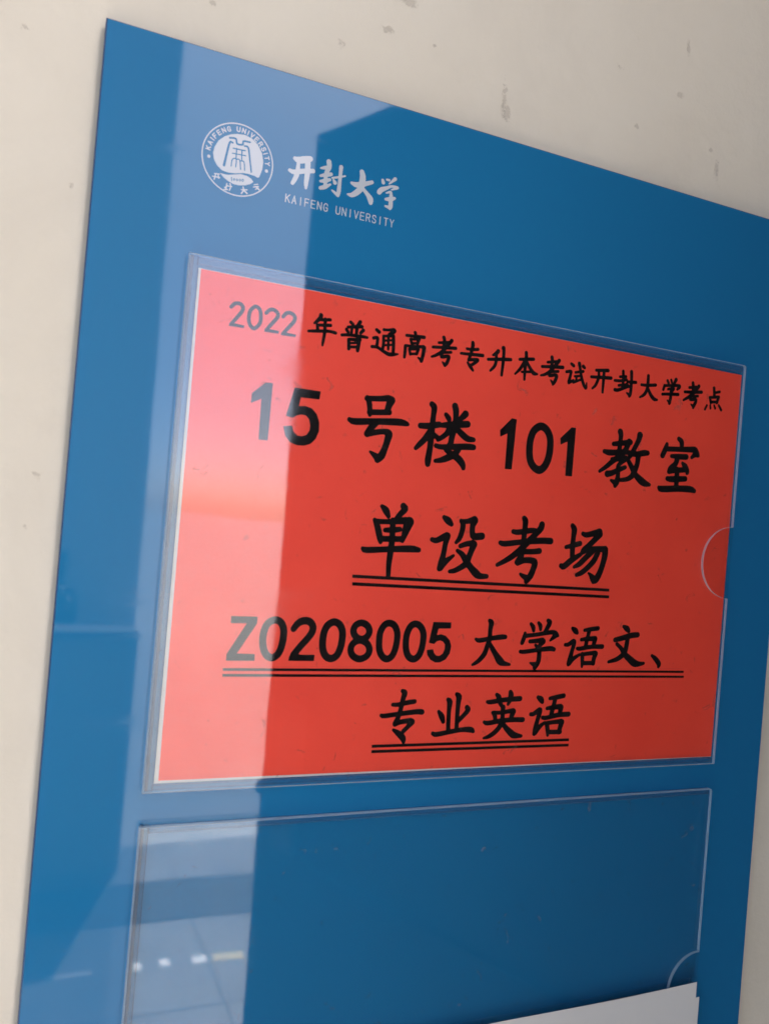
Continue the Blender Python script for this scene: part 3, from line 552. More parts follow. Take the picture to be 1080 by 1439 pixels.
["S",214.25,-47.66,2.01,214.99,-47.54,2.13,215.73,-47.42,2.24,217.02,-47.19,2.36,219.25,-46.76,2.48,222.05,-46.22,2.6,224.86,-45.68,2.72],
["S",208.9,-52.03,2.0,209.84,-52.15,2.31,210.77,-52.27,2.63,211.91,-52.31,2.84,213.33,-52.21,2.86,214.95,-52.02,2.77,216.74,-51.77,2.69,218.73,-51.47,2.69,220.9,-51.12,2.7,223.08,-50.77,2.72],
["S",224.07,-45.46,3.06,223.61,-46.62,2.92,223.14,-47.79,2.78,222.52,-49.0,2.71,221.67,-50.34,2.8,220.66,-51.73,2.96,219.51,-52.99,3.04,218.19,-54.0,2.98,216.75,-54.89,2.84,215.27,-55.88,2.69,213.77,-57.12,2.53,212.24,-58.46,2.36,210.79,-59.67,2.17,209.47,-60.64,1.95,208.22,-61.48,1.72,206.98,-62.32,1.49],
["S",214.11,-55.55,2.01,215.3,-55.37,2.13,216.5,-55.2,2.24,217.82,-55.0,2.36,219.66,-54.6,2.52,221.62,-54.17,2.67,222.67,-54.17,2.71,222.03,-54.97,2.52,220.47,-56.19,2.22,219.19,-57.29,2.03,218.64,-57.94,2.07,218.37,-58.46,2.24,218.25,-59.21,2.36,218.31,-60.38,2.36,218.52,-61.78,2.32,218.65,-63.12,2.36,218.59,-64.33,2.6,218.44,-65.48,2.91,218.24,-66.5,3.03,217.97,-67.33,2.82,217.65,-68.02,2.42,217.33,-68.72,2.02],
["S",214.45,-66.26,1.17,217.18,-67.21,3.03],
["S",211.89,-63.19,3.17,212.82,-62.99,3.0,213.74,-62.79,2.83,214.81,-62.44,2.68,216.17,-61.82,2.57,217.68,-61.05,2.48,219.12,-60.34,2.36,220.38,-59.77,2.21,221.57,-59.26,2.04,222.75,-58.74,1.87],
["S",230.57,-41.33,3.43,230.45,-42.12,3.25,230.33,-42.9,3.08,230.06,-43.85,2.92,229.51,-45.07,2.77,228.81,-46.45,2.64,228.14,-47.75,2.57,227.59,-48.92,2.61,227.08,-50.01,2.72,226.55,-51.0,2.73,226.0,-51.84,2.56,225.44,-52.58,2.3,224.87,-53.33,2.04],
["S",224.66,-51.21,2.72,226.35,-51.27,2.72,228.05,-51.33,2.72,229.66,-51.27,2.74,231.16,-50.97,2.82,232.57,-50.54,2.91,233.82,-50.2,2.93,234.83,-50.04,2.81,235.67,-49.97,2.62,236.52,-49.9,2.42],
["S",230.55,-52.4,3.09,230.53,-53.64,2.95,230.5,-54.87,2.81,230.35,-56.12,2.74,230.0,-57.42,2.83,229.52,-58.73,2.99,229.01,-59.94,3.08,228.54,-61.02,3.02,228.03,-62.01,2.89,227.39,-62.87,2.73,226.56,-63.59,2.57,225.6,-64.19,2.39,224.51,-64.68,2.21,223.23,-65.03,2.04,221.82,-65.28,1.86,220.41,-65.53,1.69],
["S",223.83,-54.35,2.04,224.87,-55.69,2.29,225.92,-57.03,2.54,226.92,-58.31,2.73,227.8,-59.52,2.8,228.63,-60.66,2.82,229.58,-61.73,2.91,230.78,-62.73,3.2,232.11,-63.66,3.57,233.34,-64.44,3.79,234.35,-64.99,3.77,235.26,-65.39,3.59,236.2,-65.7,3.28,237.23,-65.92,2.8,238.3,-66.05,2.18,239.38,-66.18,1.56],
["S",256.44,-40.15,2.13,257.15,-40.56,2.41,257.87,-40.97,2.69,258.41,-41.5,2.85,258.68,-42.24,2.81,258.78,-43.11,2.66,258.88,-43.97,2.5],
["S",248.76,-43.87,1.94,248.55,-44.69,2.26,248.34,-45.51,2.59,248.03,-46.45,2.81,247.56,-47.58,2.88,246.98,-48.82,2.84,246.41,-50.07,2.81],
["S",249.61,-46.27,2.47,252.68,-46.02,2.46,255.77,-45.76,2.45,258.83,-45.49,2.5,261.83,-45.21,2.65,264.8,-44.92,2.86,267.79,-44.62,3.07],
["S",268.26,-45.14,3.61,268.74,-45.76,3.56,269.22,-46.38,3.51,269.69,-46.9,3.26,270.14,-47.24,2.67,270.58,-47.47,1.88,271.03,-47.71,1.09],
["S",268.84,-46.67,3.26,266.19,-49.03,1.62],
["S",252.39,-49.73,1.77,253.82,-49.68,2.09,255.25,-49.64,2.42,256.82,-49.56,2.67,258.61,-49.43,2.79,260.55,-49.27,2.83,262.49,-49.11,2.87],
["S",256.48,-50.23,3.2,256.27,-51.33,3.05,256.05,-52.42,2.91,255.61,-53.47,2.84,254.71,-54.48,2.96,253.6,-55.45,3.15,252.67,-56.29,3.18,252.13,-56.94,2.93,251.78,-57.46,2.53,251.44,-57.98,2.12],
["S",251.64,-57.96,2.47,252.87,-57.61,2.55,254.1,-57.26,2.63,255.56,-56.94,2.66,257.41,-56.66,2.64,259.5,-56.42,2.57,261.59,-56.17,2.51],
["S",260.2,-52.67,1.43,260.89,-53.21,2.11,261.57,-53.75,2.8,262.22,-54.36,3.23,262.87,-55.15,3.25,263.49,-56.0,3.01,263.91,-56.72,2.69,264.01,-57.19,2.33,263.91,-57.52,1.88,263.82,-57.84,1.44],
["S",256.94,-56.48,2.85,256.98,-57.45,2.85,257.02,-58.41,2.85,257.06,-59.62,2.85,257.11,-61.24,2.85,257.16,-63.1,2.85,257.21,-64.96,2.85],
["S",250.83,-61.8,2.29,251.7,-61.84,2.57,252.57,-61.88,2.85,254.05,-61.8,3.01,256.57,-61.54,2.98,259.72,-61.16,2.84,262.9,-60.79,2.69],
["S",245.58,-66.99,1.75,246.02,-67.25,2.28,246.46,-67.5,2.8,247.83,-67.56,3.16,250.87,-67.28,3.22,254.87,-66.81,3.11,258.59,-66.41,3.03,261.68,-66.17,3.12,264.48,-66.01,3.25,266.73,-65.97,3.24,268.16,-66.11,2.98,269.04,-66.37,2.58,269.91,-66.64,2.17]],"type":[["S",89.54,-89.94,1.53,90.27,-90.5,2.14,91.0,-91.07,2.75,91.66,-91.72,3.06,92.2,-92.5,2.87,92.67,-93.36,2.37,93.14,-94.21,1.88],
["S",100.06,-89.05,2.76,100.51,-89.41,2.77,100.97,-89.78,2.78,101.08,-90.28,2.76,100.6,-91.02,2.73,99.76,-91.89,2.67,98.95,-92.77,2.58,98.29,-93.59,2.43,97.65,-94.41,2.25,97.01,-95.22,2.06],
["S",86.59,-96.36,1.69,87.17,-97.35,2.06,87.74,-98.34,2.44,88.29,-99.48,2.71,88.83,-100.96,2.82,89.35,-102.58,2.82,89.76,-103.94,2.71,90.02,-104.81,2.45,90.16,-105.41,2.07,90.31,-106.02,1.7],
["S",87.53,-96.94,2.2,89.59,-96.86,2.1,91.67,-96.78,2.01,93.9,-96.61,2.05,96.4,-96.3,2.31,99.07,-95.91,2.71,101.75,-95.51,3.11],
["S",103.62,-96.03,4.51,103.23,-97.18,4.22,102.84,-98.32,3.94,102.48,-99.42,3.63,102.18,-100.49,3.29,101.92,-101.51,2.93,101.67,-102.45,2.59,101.43,-103.29,2.29,101.2,-104.05,2.01,100.98,-104.81,1.73],
["S",92.12,-100.51,1.87,93.3,-100.43,2.08,94.49,-100.36,2.28,95.67,-100.25,2.4,96.86,-100.08,2.35,98.04,-99.87,2.21,99.23,-99.66,2.07],
["S",90.0,-104.57,2.37,101.08,-103.98,2.42],
["S",95.46,-96.0,2.57,95.62,-98.83,2.56,95.77,-101.66,2.55,95.86,-104.17,2.57,95.83,-106.12,2.63,95.74,-107.74,2.71,95.63,-109.44,2.74,95.5,-111.35,2.67,95.36,-113.34,2.54,95.28,-115.36,2.39,95.31,-117.41,2.23,95.4,-119.49,2.06,95.49,-121.57,1.88],
["S",82.01,-109.48,1.67,82.42,-109.71,1.99,82.82,-109.94,2.31,84.15,-110.0,2.52,87.02,-109.77,2.52,90.84,-109.38,2.42,94.69,-109.0,2.39,98.51,-108.67,2.58,102.36,-108.35,2.84,105.49,-108.15,2.95,107.35,-108.15,2.78,108.45,-108.27,2.44,109.56,-108.39,2.1],
["S",121.28,-92.5,1.94,122.03,-92.95,2.48,122.78,-93.4,3.01,123.49,-93.87,3.25,124.14,-94.37,3.01,124.76,-94.89,2.49,125.37,-95.41,1.96],
["S",115.94,-103.13,1.93,116.64,-103.31,2.09,117.34,-103.49,2.25,118.19,-103.44,2.42,119.35,-102.96,2.6,120.67,-102.25,2.79,121.8,-101.66,2.92,122.69,-101.18,2.98,123.4,-100.81,2.98,123.81,-100.91,2.93,123.77,-101.68,2.78,123.42,-102.92,2.58,123.09,-104.33,2.44,122.9,-105.9,2.38,122.73,-107.64,2.38,122.52,-109.28,2.43,122.26,-110.73,2.6,121.98,-112.08,2.81,121.7,-113.31,2.92,121.44,-114.37,2.83,121.19,-115.32,2.63,120.94,-116.26,2.43],
["S",121.44,-116.08,2.59,122.21,-115.01,2.65,122.98,-113.93,2.71,123.9,-112.88,2.6,125.09,-111.86,2.23,126.44,-110.87,1.69,127.79,-109.88,1.15],
["S",130.25,-93.34,1.64,130.71,-93.88,1.95,131.17,-94.42,2.25,131.47,-95.11,2.47,131.53,-96.03,2.54,131.43,-97.11,2.51,131.24,-98.22,2.47,130.96,-99.41,2.45,130.59,-100.64,2.41,130.16,-101.7,2.3,129.68,-102.46,2.07,129.14,-103.06,1.77,128.6,-103.66,1.47],
["S",130.45,-93.64,1.97,131.48,-93.59,2.01,132.51,-93.55,2.04,133.61,-93.39,2.15,134.82,-93.06,2.38,136.11,-92.61,2.68,137.4,-92.17,2.99],
["S",137.46,-92.79,3.66,137.15,-93.62,3.28,136.84,-94.45,2.91,136.63,-95.34,2.65,136.57,-96.38,2.57,136.61,-97.49,2.59,136.75,-98.45,2.65,136.92,-99.22,2.75,137.19,-99.86,2.88,137.81,-100.24,2.99,138.99,-100.26,3.06,140.53,-100.02,3.12,142.07,-99.79,3.18],
["S",131.02,-105.2,1.97,131.97,-104.81,2.09,132.91,-104.42,2.2,133.92,-104.08,2.31,135.03,-103.82,2.43,136.22,-103.6,2.54,137.4,-103.38,2.66],
["S",138.17,-103.96,3.33,137.8,-105.02,3.14,137.42,-106.08,2.95,137.05,-107.14,2.82,136.68,-108.21,2.78,136.3,-109.28,2.79,135.93,-110.32,2.82,135.61,-111.33,2.88,135.28,-112.3,2.97,134.79,-113.18,2.98,134.04,-113.93,2.85,133.14,-114.57,2.65,132.15,-115.19,2.47,131.05,-115.83,2.36,129.88,-116.45,2.26,128.81,-116.91,2.13,127.94,-117.15,1.93,127.17,-117.25,1.7,126.41,-117.35,1.47],
["S",129.66,-107.45,1.64,130.53,-107.91,1.93,131.41,-108.37,2.22,132.27,-108.99,2.47,133.07,-109.87,2.68,133.85,-110.91,2.86,134.67,-111.95,2.98,135.55,-112.94,2.99,136.47,-113.94,2.95,137.43,-114.9,2.99,138.48,-115.86,3.23,139.56,-116.78,3.54,140.54,-117.54,3.67,141.31,-118.07,3.45,141.98,-118.44,3.05,142.8,-118.68,2.68,143.91,-118.75,2.43,145.16,-118.7,2.23,146.41,-118.65,2.02],
["S",164.74,-89.56,2.42,165.07,-89.94,2.63,165.4,-90.32,2.84,165.62,-90.93,2.95,165.68,-91.9,2.88,165.64,-93.11,2.72,165.59,-94.46,2.6,165.56,-95.97,2.55,165.53,-97.62,2.55,165.5,-99.27,2.6,165.46,-100.88,2.73,165.43,-102.48,2.93,165.4,-104.09,3.12],
["S",159.21,-96.36,2.06,159.99,-96.45,2.19,160.78,-96.55,2.32,162.03,-96.48,2.41,164.22,-96.11,2.46,166.88,-95.58,2.47,169.07,-95.17,2.44,170.28,-95.02,2.35,171.0,-95.0,2.23,171.72,-94.98,2.1],
["S",152.56,-102.22,2.04,153.21,-102.38,2.24,153.85,-102.54,2.43,155.17,-102.52,2.56,157.55,-102.19,2.54,160.63,-101.66,2.45,163.98,-101.14,2.42,167.75,-100.63,2.52,171.8,-100.12,2.68,175.26,-99.74,2.81,177.6,-99.57,2.89,179.31,-99.54,2.95,181.04,-99.51,3.01],
["S",175.24,-91.81,2.99,175.13,-92.43,3.07,175.02,-93.05,3.14,174.67,-93.79,3.16,173.94,-94.73,3.05,172.96,-95.8,2.89,171.91,-96.9,2.8,170.83,-98.0,2.88,169.67,-99.14,3.04,168.44,-100.36,3.13,167.13,-101.69,3.11,165.74,-103.1,3.02,164.31,-104.48,2.94,162.84,-105.8,2.89,161.33,-107.09,2.84,159.81,-108.27,2.75,158.26,-109.31,2.6,156.7,-110.25,2.41,155.26,-111.07,2.22,154.02,-111.74,2.04,152.89,-112.3,1.87,151.76,-112.86,1.7],
["S",166.68,-105.61,2.43,168.22,-105.52,2.43,169.75,-105.44,2.43,171.21,-105.33,2.45,172.52,-105.16,2.5,173.75,-104.97,2.57,174.98,-104.77,2.64],
["S",165.03,-104.11,2.77,164.96,-105.43,2.85,164.89,-106.75,2.92,164.65,-107.98,2.94,164.11,-109.04,2.86,163.4,-110.0,2.72,162.69,-110.97,2.59],
["S",163.09,-111.26,2.59,164.4,-110.7,2.58,165.71,-110.14,2.57,167.09,-109.75,2.6,168.69,-109.61,2.71,170.35,-109.65,2.85,171.65,-109.81,2.97,172.39,-110.05,3.06,172.77,-110.43,3.13,172.92,-111.03,3.15,172.81,-111.98,3.11,172.47,-113.15,3.02,172.09,-114.3,2.97,171.74,-115.32,3.04,171.34,-116.31,3.14,170.86,-117.26,3.14,170.24,-118.17,2.97,169.54,-119.05,2.7,168.84,-119.93,2.44],
["S",169.47,-118.62,3.14,168.5,-118.22,2.78,167.54,-117.83,2.42,166.71,-117.47,2.08,166.09,-117.16,1.78,165.6,-116.87,1.49,165.12,-116.59,1.21],
["S",193.29,-91.0,2.27,193.76,-91.53,2.6,194.23,-92.07,2.92,194.55,-92.83,3.09,194.6,-93.95,3.0,194.49,-95.29,2.77,194.39,-96.7,2.6,194.34,-98.12,2.62,194.3,-99.61,2.71,194.3,-101.15,2.77,194.38,-102.79,2.74,194.5,-104.48,2.67,194.62,-106.18,2.6],
["S",190.43,-101.85,1.78,191.76,-101.53,1.96,193.1,-101.21,2.14,194.45,-100.85,2.28,195.83,-100.43,2.36,197.24,-99.98,2.41,198.65,-99.53,2.46],
["S",188.35,-111.27,2.26,188.87,-111.46,2.5,189.39,-111.65,2.74,190.14,-111.46,2.91,191.25,-110.66,3.0,192.6,-109.48,3.02,194.11,-108.28,2.93,195.82,-107.19,2.68,197.68,-106.09,2.32,199.56,-104.99,1.97],
["S",199.96,-94.52,1.97,200.63,-94.73,2.14,201.29,-94.93,2.31,202.19,-94.96,2.47,203.49,-94.72,2.59,205.02,-94.32,2.69,206.48,-93.91,2.82,207.73,-93.57,2.97,208.9,-93.24,3.15,210.07,-92.9,3.33],
["S",210.19,-94.1,3.66,209.33,-95.05,3.42,208.47,-96.0,3.17,207.53,-96.99,2.98,206.43,-98.07,2.86,205.27,-99.18,2.8,204.18,-100.21,2.81,203.18,-101.17,2.98,202.26,-102.04,3.24,201.51,-102.78,3.29,201.02,-103.29,2.98,200.69,-103.67,2.47,200.37,-104.04,1.97],
["S",202.24,-102.73,2.63,203.87,-102.41,2.63,205.51,-102.08,2.63,207.28,-101.81,2.65,209.27,-101.64,2.7,211.4,-101.53,2.77,213.53,-101.42,2.84],
["S",214.3,-101.67,3.68,214.44,-102.49,3.57,214.58,-103.31,3.46,214.58,-104.37,3.35,214.36,-105.87,3.22,213.99,-107.6,3.09,213.58,-109.27,3.01,213.16,-110.78,3.03,212.68,-112.22,3.1,212.16,-113.57,3.17,211.56,-114.85,3.28,210.91,-116.03,3.39,210.28,-116.98,3.33,209.7,-117.56,2.99,209.13,-117.91,2.49,208.57,-118.26,1.99],
["S",208.41,-116.77,3.65,207.7,-116.05,2.94,206.99,-115.34,2.23,206.37,-114.77,1.65,205.92,-114.44,1.29,205.56,-114.26,1.06,205.21,-114.08,0.83],
["S",206.66,-103.05,2.65,205.29,-104.25,2.71,203.92,-105.44,2.77,202.63,-106.59,2.8,201.46,-107.73,2.8,200.37,-108.84,2.76,199.31,-109.77,2.62,198.26,-110.43,2.31,197.24,-110.93,1.89,196.23,-111.43,1.47],
["S",210.02,-103.45,2.83,209.36,-104.91,2.83,208.71,-106.38,2.84,207.88,-107.78,2.82,206.76,-109.14,2.77,205.48,-110.43,2.71,204.22,-111.59,2.64,203.05,-112.59,2.6,201.91,-113.45,2.56,200.84,-114.16,2.46,199.87,-114.65,2.28,198.96,-115.0,2.04,198.06,-115.34,1.8]],"subject":[["P",25.88,-141.45,36.78,-141.44,36.77,-144.12,29.09,-157.1,36.9,-157.23,37.02,-159.77,25.24,-159.79,25.19,-157.32,32.84,-143.96,25.94,-144.09],
["S",44.74,-142.38,2.81,45.66,-142.45,2.82,46.53,-142.78,2.82,47.28,-143.32,2.82,47.91,-144.1,2.83,48.42,-145.08,2.83,48.79,-146.16,2.83,48.99,-147.33,2.83,49.03,-148.59,2.83,48.98,-149.89,2.83,48.87,-151.26,2.83,48.68,-152.67,2.83,48.4,-153.97,2.83,48.05,-155.12,2.83,47.63,-156.17,2.82,47.09,-157.04,2.82,46.4,-157.75,2.82,45.61,-158.3,2.81,44.78,-158.55,2.81,43.92,-158.43,2.81,43.03,-158.02,2.8,42.25,-157.43,2.8,41.63,-156.7,2.8,41.12,-155.79,2.79,40.7,-154.77,2.79,40.38,-153.63,2.79,40.15,-152.37,2.79,40.03,-151.08,2.79,40.01,-149.73,2.79,40.09,-148.35,2.79,40.3,-147.05,2.79,40.63,-145.84,2.79,41.1,-144.73,2.79,41.74,-143.81,2.8,42.64,-143.12,2.8,43.72,-142.62,2.81,44.74,-142.38,2.81],
["S",53.23,-145.95,2.5,53.72,-145.2,2.6,54.21,-144.45,2.7,54.75,-143.79,2.79,55.36,-143.27,2.86,56.02,-142.84,2.93,56.78,-142.54,2.97,57.71,-142.36,3.0,58.73,-142.31,3.0,59.65,-142.46,2.99,60.44,-142.85,2.96,61.12,-143.44,2.92,61.61,-144.12,2.89,61.88,-144.91,2.89,61.96,-145.79,2.89,61.84,-146.7,2.89,61.52,-147.57,2.87,60.99,-148.47,2.84,60.28,-149.48,2.81,59.31,-150.69,2.78,58.15,-152.0,2.75,57.03,-153.32,2.73,56.04,-154.59,2.72,55.1,-155.85,2.72,54.16,-157.12,2.72],
["P",52.25,-159.59,52.44,-157.82,54.04,-155.75,57.02,-157.25,63.58,-157.17,63.54,-159.58],
["S",71.35,-142.47,2.94,72.29,-142.53,2.94,73.22,-142.88,2.95,74.03,-143.44,2.95,74.71,-144.24,2.96,75.27,-145.25,2.96,75.68,-146.37,2.96,75.89,-147.58,2.96,75.95,-148.89,2.96,75.91,-150.21,2.96,75.82,-151.51,2.96,75.64,-152.82,2.96,75.37,-154.06,2.96,75.01,-155.23,2.96,74.56,-156.32,2.95,73.98,-157.22,2.95,73.24,-157.89,2.95,72.37,-158.36,2.94,71.51,-158.57,2.94,70.65,-158.49,2.93,69.79,-158.16,2.93,69.03,-157.62,2.93,68.38,-156.88,2.92,67.82,-155.94,2.92,67.39,-154.87,2.92,67.11,-153.69,2.92,66.96,-152.38,2.92,66.9,-151.08,2.92,66.89,-149.78,2.92,66.97,-148.49,2.92,67.17,-147.26,2.92,67.5,-146.11,2.92,67.94,-145.02,2.92,68.54,-144.11,2.93,69.37,-143.36,2.93,70.37,-142.77,2.93,71.35,-142.47,2.94],
["S",84.41,-142.49,2.78,85.4,-142.64,2.79,86.42,-143.05,2.79,87.27,-143.61,2.8,87.92,-144.33,2.8,88.41,-145.19,2.8,88.64,-146.06,2.8,88.57,-146.93,2.8,88.24,-147.81,2.8,87.72,-148.56,2.8,86.98,-149.17,2.79,86.05,-149.65,2.79,85.09,-149.85,2.78,84.09,-149.68,2.78,83.06,-149.25,2.78,82.21,-148.67,2.77,81.57,-147.96,2.77,81.11,-147.1,2.77,80.89,-146.24,2.77,80.95,-145.37,2.77,81.26,-144.5,2.77,81.76,-143.76,2.77,82.5,-143.16,2.77,83.45,-142.69,2.78,84.41,-142.49,2.78],
["S",84.44,-150.25,2.78,85.6,-150.43,2.79,86.8,-150.91,2.79,87.8,-151.56,2.8,88.57,-152.39,2.8,89.14,-153.38,2.8,89.41,-154.37,2.8,89.33,-155.37,2.8,88.95,-156.38,2.8,88.32,-157.22,2.8,87.39,-157.9,2.79,86.2,-158.42,2.79,85.02,-158.64,2.78,83.83,-158.45,2.78,82.64,-157.95,2.77,81.67,-157.3,2.77,80.99,-156.48,2.77,80.52,-155.49,2.76,80.32,-154.51,2.76,80.41,-153.52,2.76,80.76,-152.52,2.77,81.35,-151.68,2.77,82.21,-151.0,2.77,83.31,-150.47,2.78,84.44,-150.25,2.78],
["S",97.99,-142.25,2.84,98.9,-142.35,2.85,99.82,-142.68,2.85,100.64,-143.26,2.86,101.33,-144.13,2.86,101.91,-145.25,2.86,102.32,-146.45,2.86,102.52,-147.71,2.86,102.55,-149.05,2.86,102.49,-150.4,2.86,102.37,-151.76,2.86,102.16,-153.12,2.86,101.87,-154.36,2.86,101.52,-155.47,2.86,101.09,-156.45,2.86,100.56,-157.25,2.85,99.89,-157.89,2.85,99.12,-158.35,2.85,98.32,-158.53,2.84,97.49,-158.37,2.84,96.63,-157.93,2.84,95.87,-157.31,2.83,95.22,-156.52,2.83,94.67,-155.56,2.83,94.24,-154.48,2.83,93.98,-153.25,2.82,93.84,-151.91,2.82,93.77,-150.56,2.82,93.71,-149.23,2.82,93.73,-147.9,2.82,93.91,-146.64,2.83,94.32,-145.43,2.83,94.89,-144.29,2.83,95.56,-143.39,2.83,96.3,-142.78,2.84,97.14,-142.39,2.84,97.99,-142.25,2.84],
["S",111.31,-142.24,2.9,112.19,-142.4,2.91,113.07,-142.82,2.91,113.85,-143.45,2.92,114.54,-144.29,2.92,115.14,-145.35,2.92,115.56,-146.5,2.92,115.76,-147.77,2.92,115.79,-149.14,2.92,115.73,-150.51,2.92,115.61,-151.9,2.92,115.39,-153.29,2.92,115.09,-154.53,2.92,114.73,-155.6,2.92,114.28,-156.53,2.92,113.73,-157.28,2.91,113.04,-157.87,2.91,112.24,-158.29,2.91,111.42,-158.43,2.9,110.55,-158.24,2.9,109.65,-157.79,2.9,108.89,-157.15,2.89,108.31,-156.34,2.89,107.85,-155.35,2.89,107.5,-154.28,2.89,107.24,-153.15,2.89,107.08,-151.93,2.88,107.0,-150.67,2.88,107.0,-149.35,2.88,107.09,-147.98,2.88,107.31,-146.69,2.89,107.69,-145.47,2.89,108.19,-144.31,2.89,108.81,-143.4,2.89,109.57,-142.77,2.9,110.44,-142.38,2.9,111.31,-142.24,2.9],
["P",120.38,-141.26,129.5,-141.19,129.54,-143.78,123.11,-143.94,122.41,-147.45,124.62,-146.85,127.18,-147.53,129.46,-149.52,130.45,-152.09,130.02,-155.43,128.19,-158.22,125.41,-159.61,122.95,-159.74,120.36,-158.48,118.6,-156.31,118.13,-154.3,121.16,-153.89,121.73,-155.54,123.08,-156.8,124.75,-156.97,126.51,-155.84,127.42,-153.62,127.34,-151.4,126.16,-149.95,124.45,-149.43,122.84,-149.83,121.52,-151.14,118.89,-150.64],
["S",150.18,-139.64,1.66,150.6,-139.92,2.03,151.03,-140.2,2.4,151.3,-140.71,2.61,151.28,-141.54,2.54,151.1,-142.6,2.31,150.96,-143.81,2.13,150.98,-145.22,2.09,151.05,-146.78,2.11,151.0,-148.22,2.13,150.77,-149.39,2.16,150.42,-150.44,2.2,150.05,-151.54,2.25,149.72,-152.79,2.3,149.36,-154.09,2.35,148.89,-155.3,2.36,148.22,-156.37,2.32,147.43,-157.34,2.23,146.63,-158.18,2.12,145.83,-158.89,1.98,145.01,-159.48,1.83,144.28,-159.96,1.64,143.71,-160.29,1.42,143.22,-160.51,1.18,142.73,-160.74,0.94],
["S",143.44,-148.59,1.17,144.01,-148.85,1.48,144.58,-149.12,1.79,145.52,-149.2,2.0,147.06,-148.99,2.02,148.98,-148.6,1.93,151.0,-148.22,1.9,153.19,-147.88,2.01,155.48,-147.55,2.18,157.33,-147.31,2.27,158.41,-147.23,2.21,159.03,-147.25,2.07,159.66,-147.26,1.92],
["S",151.17,-149.98,1.18,151.65,-150.83,1.52,152.13,-151.69,1.85,152.7,-152.6,2.14,153.41,-153.59,2.32,154.22,-154.62,2.44,155.05,-155.66,2.62,155.91,-156.75,2.99,156.81,-157.85,3.42,157.66,-158.73,3.59,158.38,-159.3,3.32,159.04,-159.65,2.79,159.85,-159.94,2.28,160.9,-160.16,1.87,162.09,-160.31,1.48,163.28,-160.46,1.09],
["S",173.69,-140.54,1.47,174.18,-141.04,1.77,174.66,-141.55,2.06,175.04,-142.08,2.21,175.26,-142.63,2.11,175.37,-143.2,1.85,175.48,-143.76,1.6],
["S",178.06,-139.96,1.48,178.45,-140.39,1.73,178.83,-140.81,1.99,179.13,-141.29,2.1,179.3,-141.86,1.99,179.37,-142.48,1.74,179.45,-143.1,1.48],
["S",183.48,-138.67,1.87,183.91,-138.9,2.06,184.34,-139.14,2.25,184.53,-139.55,2.37,184.32,-140.29,2.38,183.88,-141.22,2.33,183.41,-142.09,2.24,183.0,-142.82,2.1,182.56,-143.5,1.92,182.12,-144.17,1.74],
["S",170.68,-145.12,1.34,170.54,-145.86,1.62,170.41,-146.61,1.89,170.24,-147.38,2.07,169.99,-148.19,2.09,169.71,-149.03,2.02,169.42,-149.86,1.95],
["S",171.47,-146.45,1.83,173.23,-146.24,1.78,174.99,-146.04,1.73,177.02,-145.76,1.72,179.69,-145.32,1.79,182.64,-144.81,1.9,185.01,-144.45,1.99,186.38,-144.33,2.03,187.17,-144.37,2.05,187.75,-144.5,2.13,188.17,-144.74,2.39,188.39,-145.08,2.7,188.66,-145.39,2.76,189.1,-145.63,2.35,189.6,-145.84,1.68,190.1,-146.05,1.0],
["S",187.93,-146.32,2.5,185.68,-148.42,0.87],
["S",173.86,-149.1,1.72,175.0,-149.02,1.8,176.14,-148.93,1.89,177.32,-148.81,1.97,178.54,-148.66,2.06,179.79,-148.47,2.14,181.04,-148.29,2.23],
["S",181.38,-148.96,2.97,180.8,-149.7,2.61,180.22,-150.43,2.25,179.69,-151.04,1.98,179.24,-151.43,1.84,178.83,-151.7,1.78,178.43,-151.96,1.73],
["S",177.25,-150.85,1.23,179.33,-152.86,2.22],
["S",179.62,-153.08,2.22,179.72,-154.32,2.27,179.81,-155.56,2.32,179.84,-156.71,2.35,179.8,-157.69,2.37,179.69,-158.57,2.37,179.44,-159.43,2.35,178.98,-160.28,2.28,178.39,-161.11,2.19,177.8,-161.94,2.1],
["S",178.47,-160.57,2.71,177.82,-160.43,2.39,177.17,-160.29,2.06,176.55,-160.13,1.72,175.98,-159.96,1.36,175.43,-159.77,0.99,174.89,-159.58,0.61],
["S",168.78,-154.14,1.58,169.42,-154.2,1.67,170.07,-154.26,1.76,171.17,-154.22,1.83,173.0,-154.0,1.84,175.3,-153.67,1.82,177.76,-153.33,1.85,180.53,-152.98,1.98,183.47,-152.63,2.15,185.8,-152.42,2.25,187.05,-152.46,2.18,187.67,-152.65,2.03,188.3,-152.83,1.88],
["S",198.41,-142.1,1.53,199.03,-142.47,2.04,199.65,-142.84,2.57,200.2,-143.22,2.8,200.66,-143.59,2.57,201.05,-143.97,2.05,201.44,-144.34,1.53],
["S",194.77,-150.37,1.52,195.38,-150.38,1.64,195.98,-150.38,1.77,196.7,-150.22,1.9,197.69,-149.66,2.05,198.79,-148.94,2.2,199.61,-148.55,2.29,199.98,-148.72,2.29,200.07,-149.22,2.23,200.03,-149.93,2.16,199.86,-150.87,2.1,199.54,-152.01,2.04,199.23,-153.18,2.04,198.98,-154.34,2.15,198.72,-155.53,2.32,198.46,-156.66,2.41,198.15,-157.78,2.4,197.84,-158.85,2.31,197.64,-159.67,2.16,197.64,-160.07,1.91,197.74,-160.21,1.59,197.85,-160.36,1.27],
["S",198.2,-159.66,2.03,198.81,-158.88,2.06,199.41,-158.09,2.09,200.21,-157.33,2.04,201.32,-156.61,1.84,202.63,-155.91,1.56,203.94,-155.2,1.28],
["S",205.82,-142.85,1.41,207.0,-142.66,1.6,208.19,-142.48,1.79,209.47,-142.29,1.94,210.92,-142.1,2.01,212.46,-141.9,2.05,214.01,-141.71,2.08],
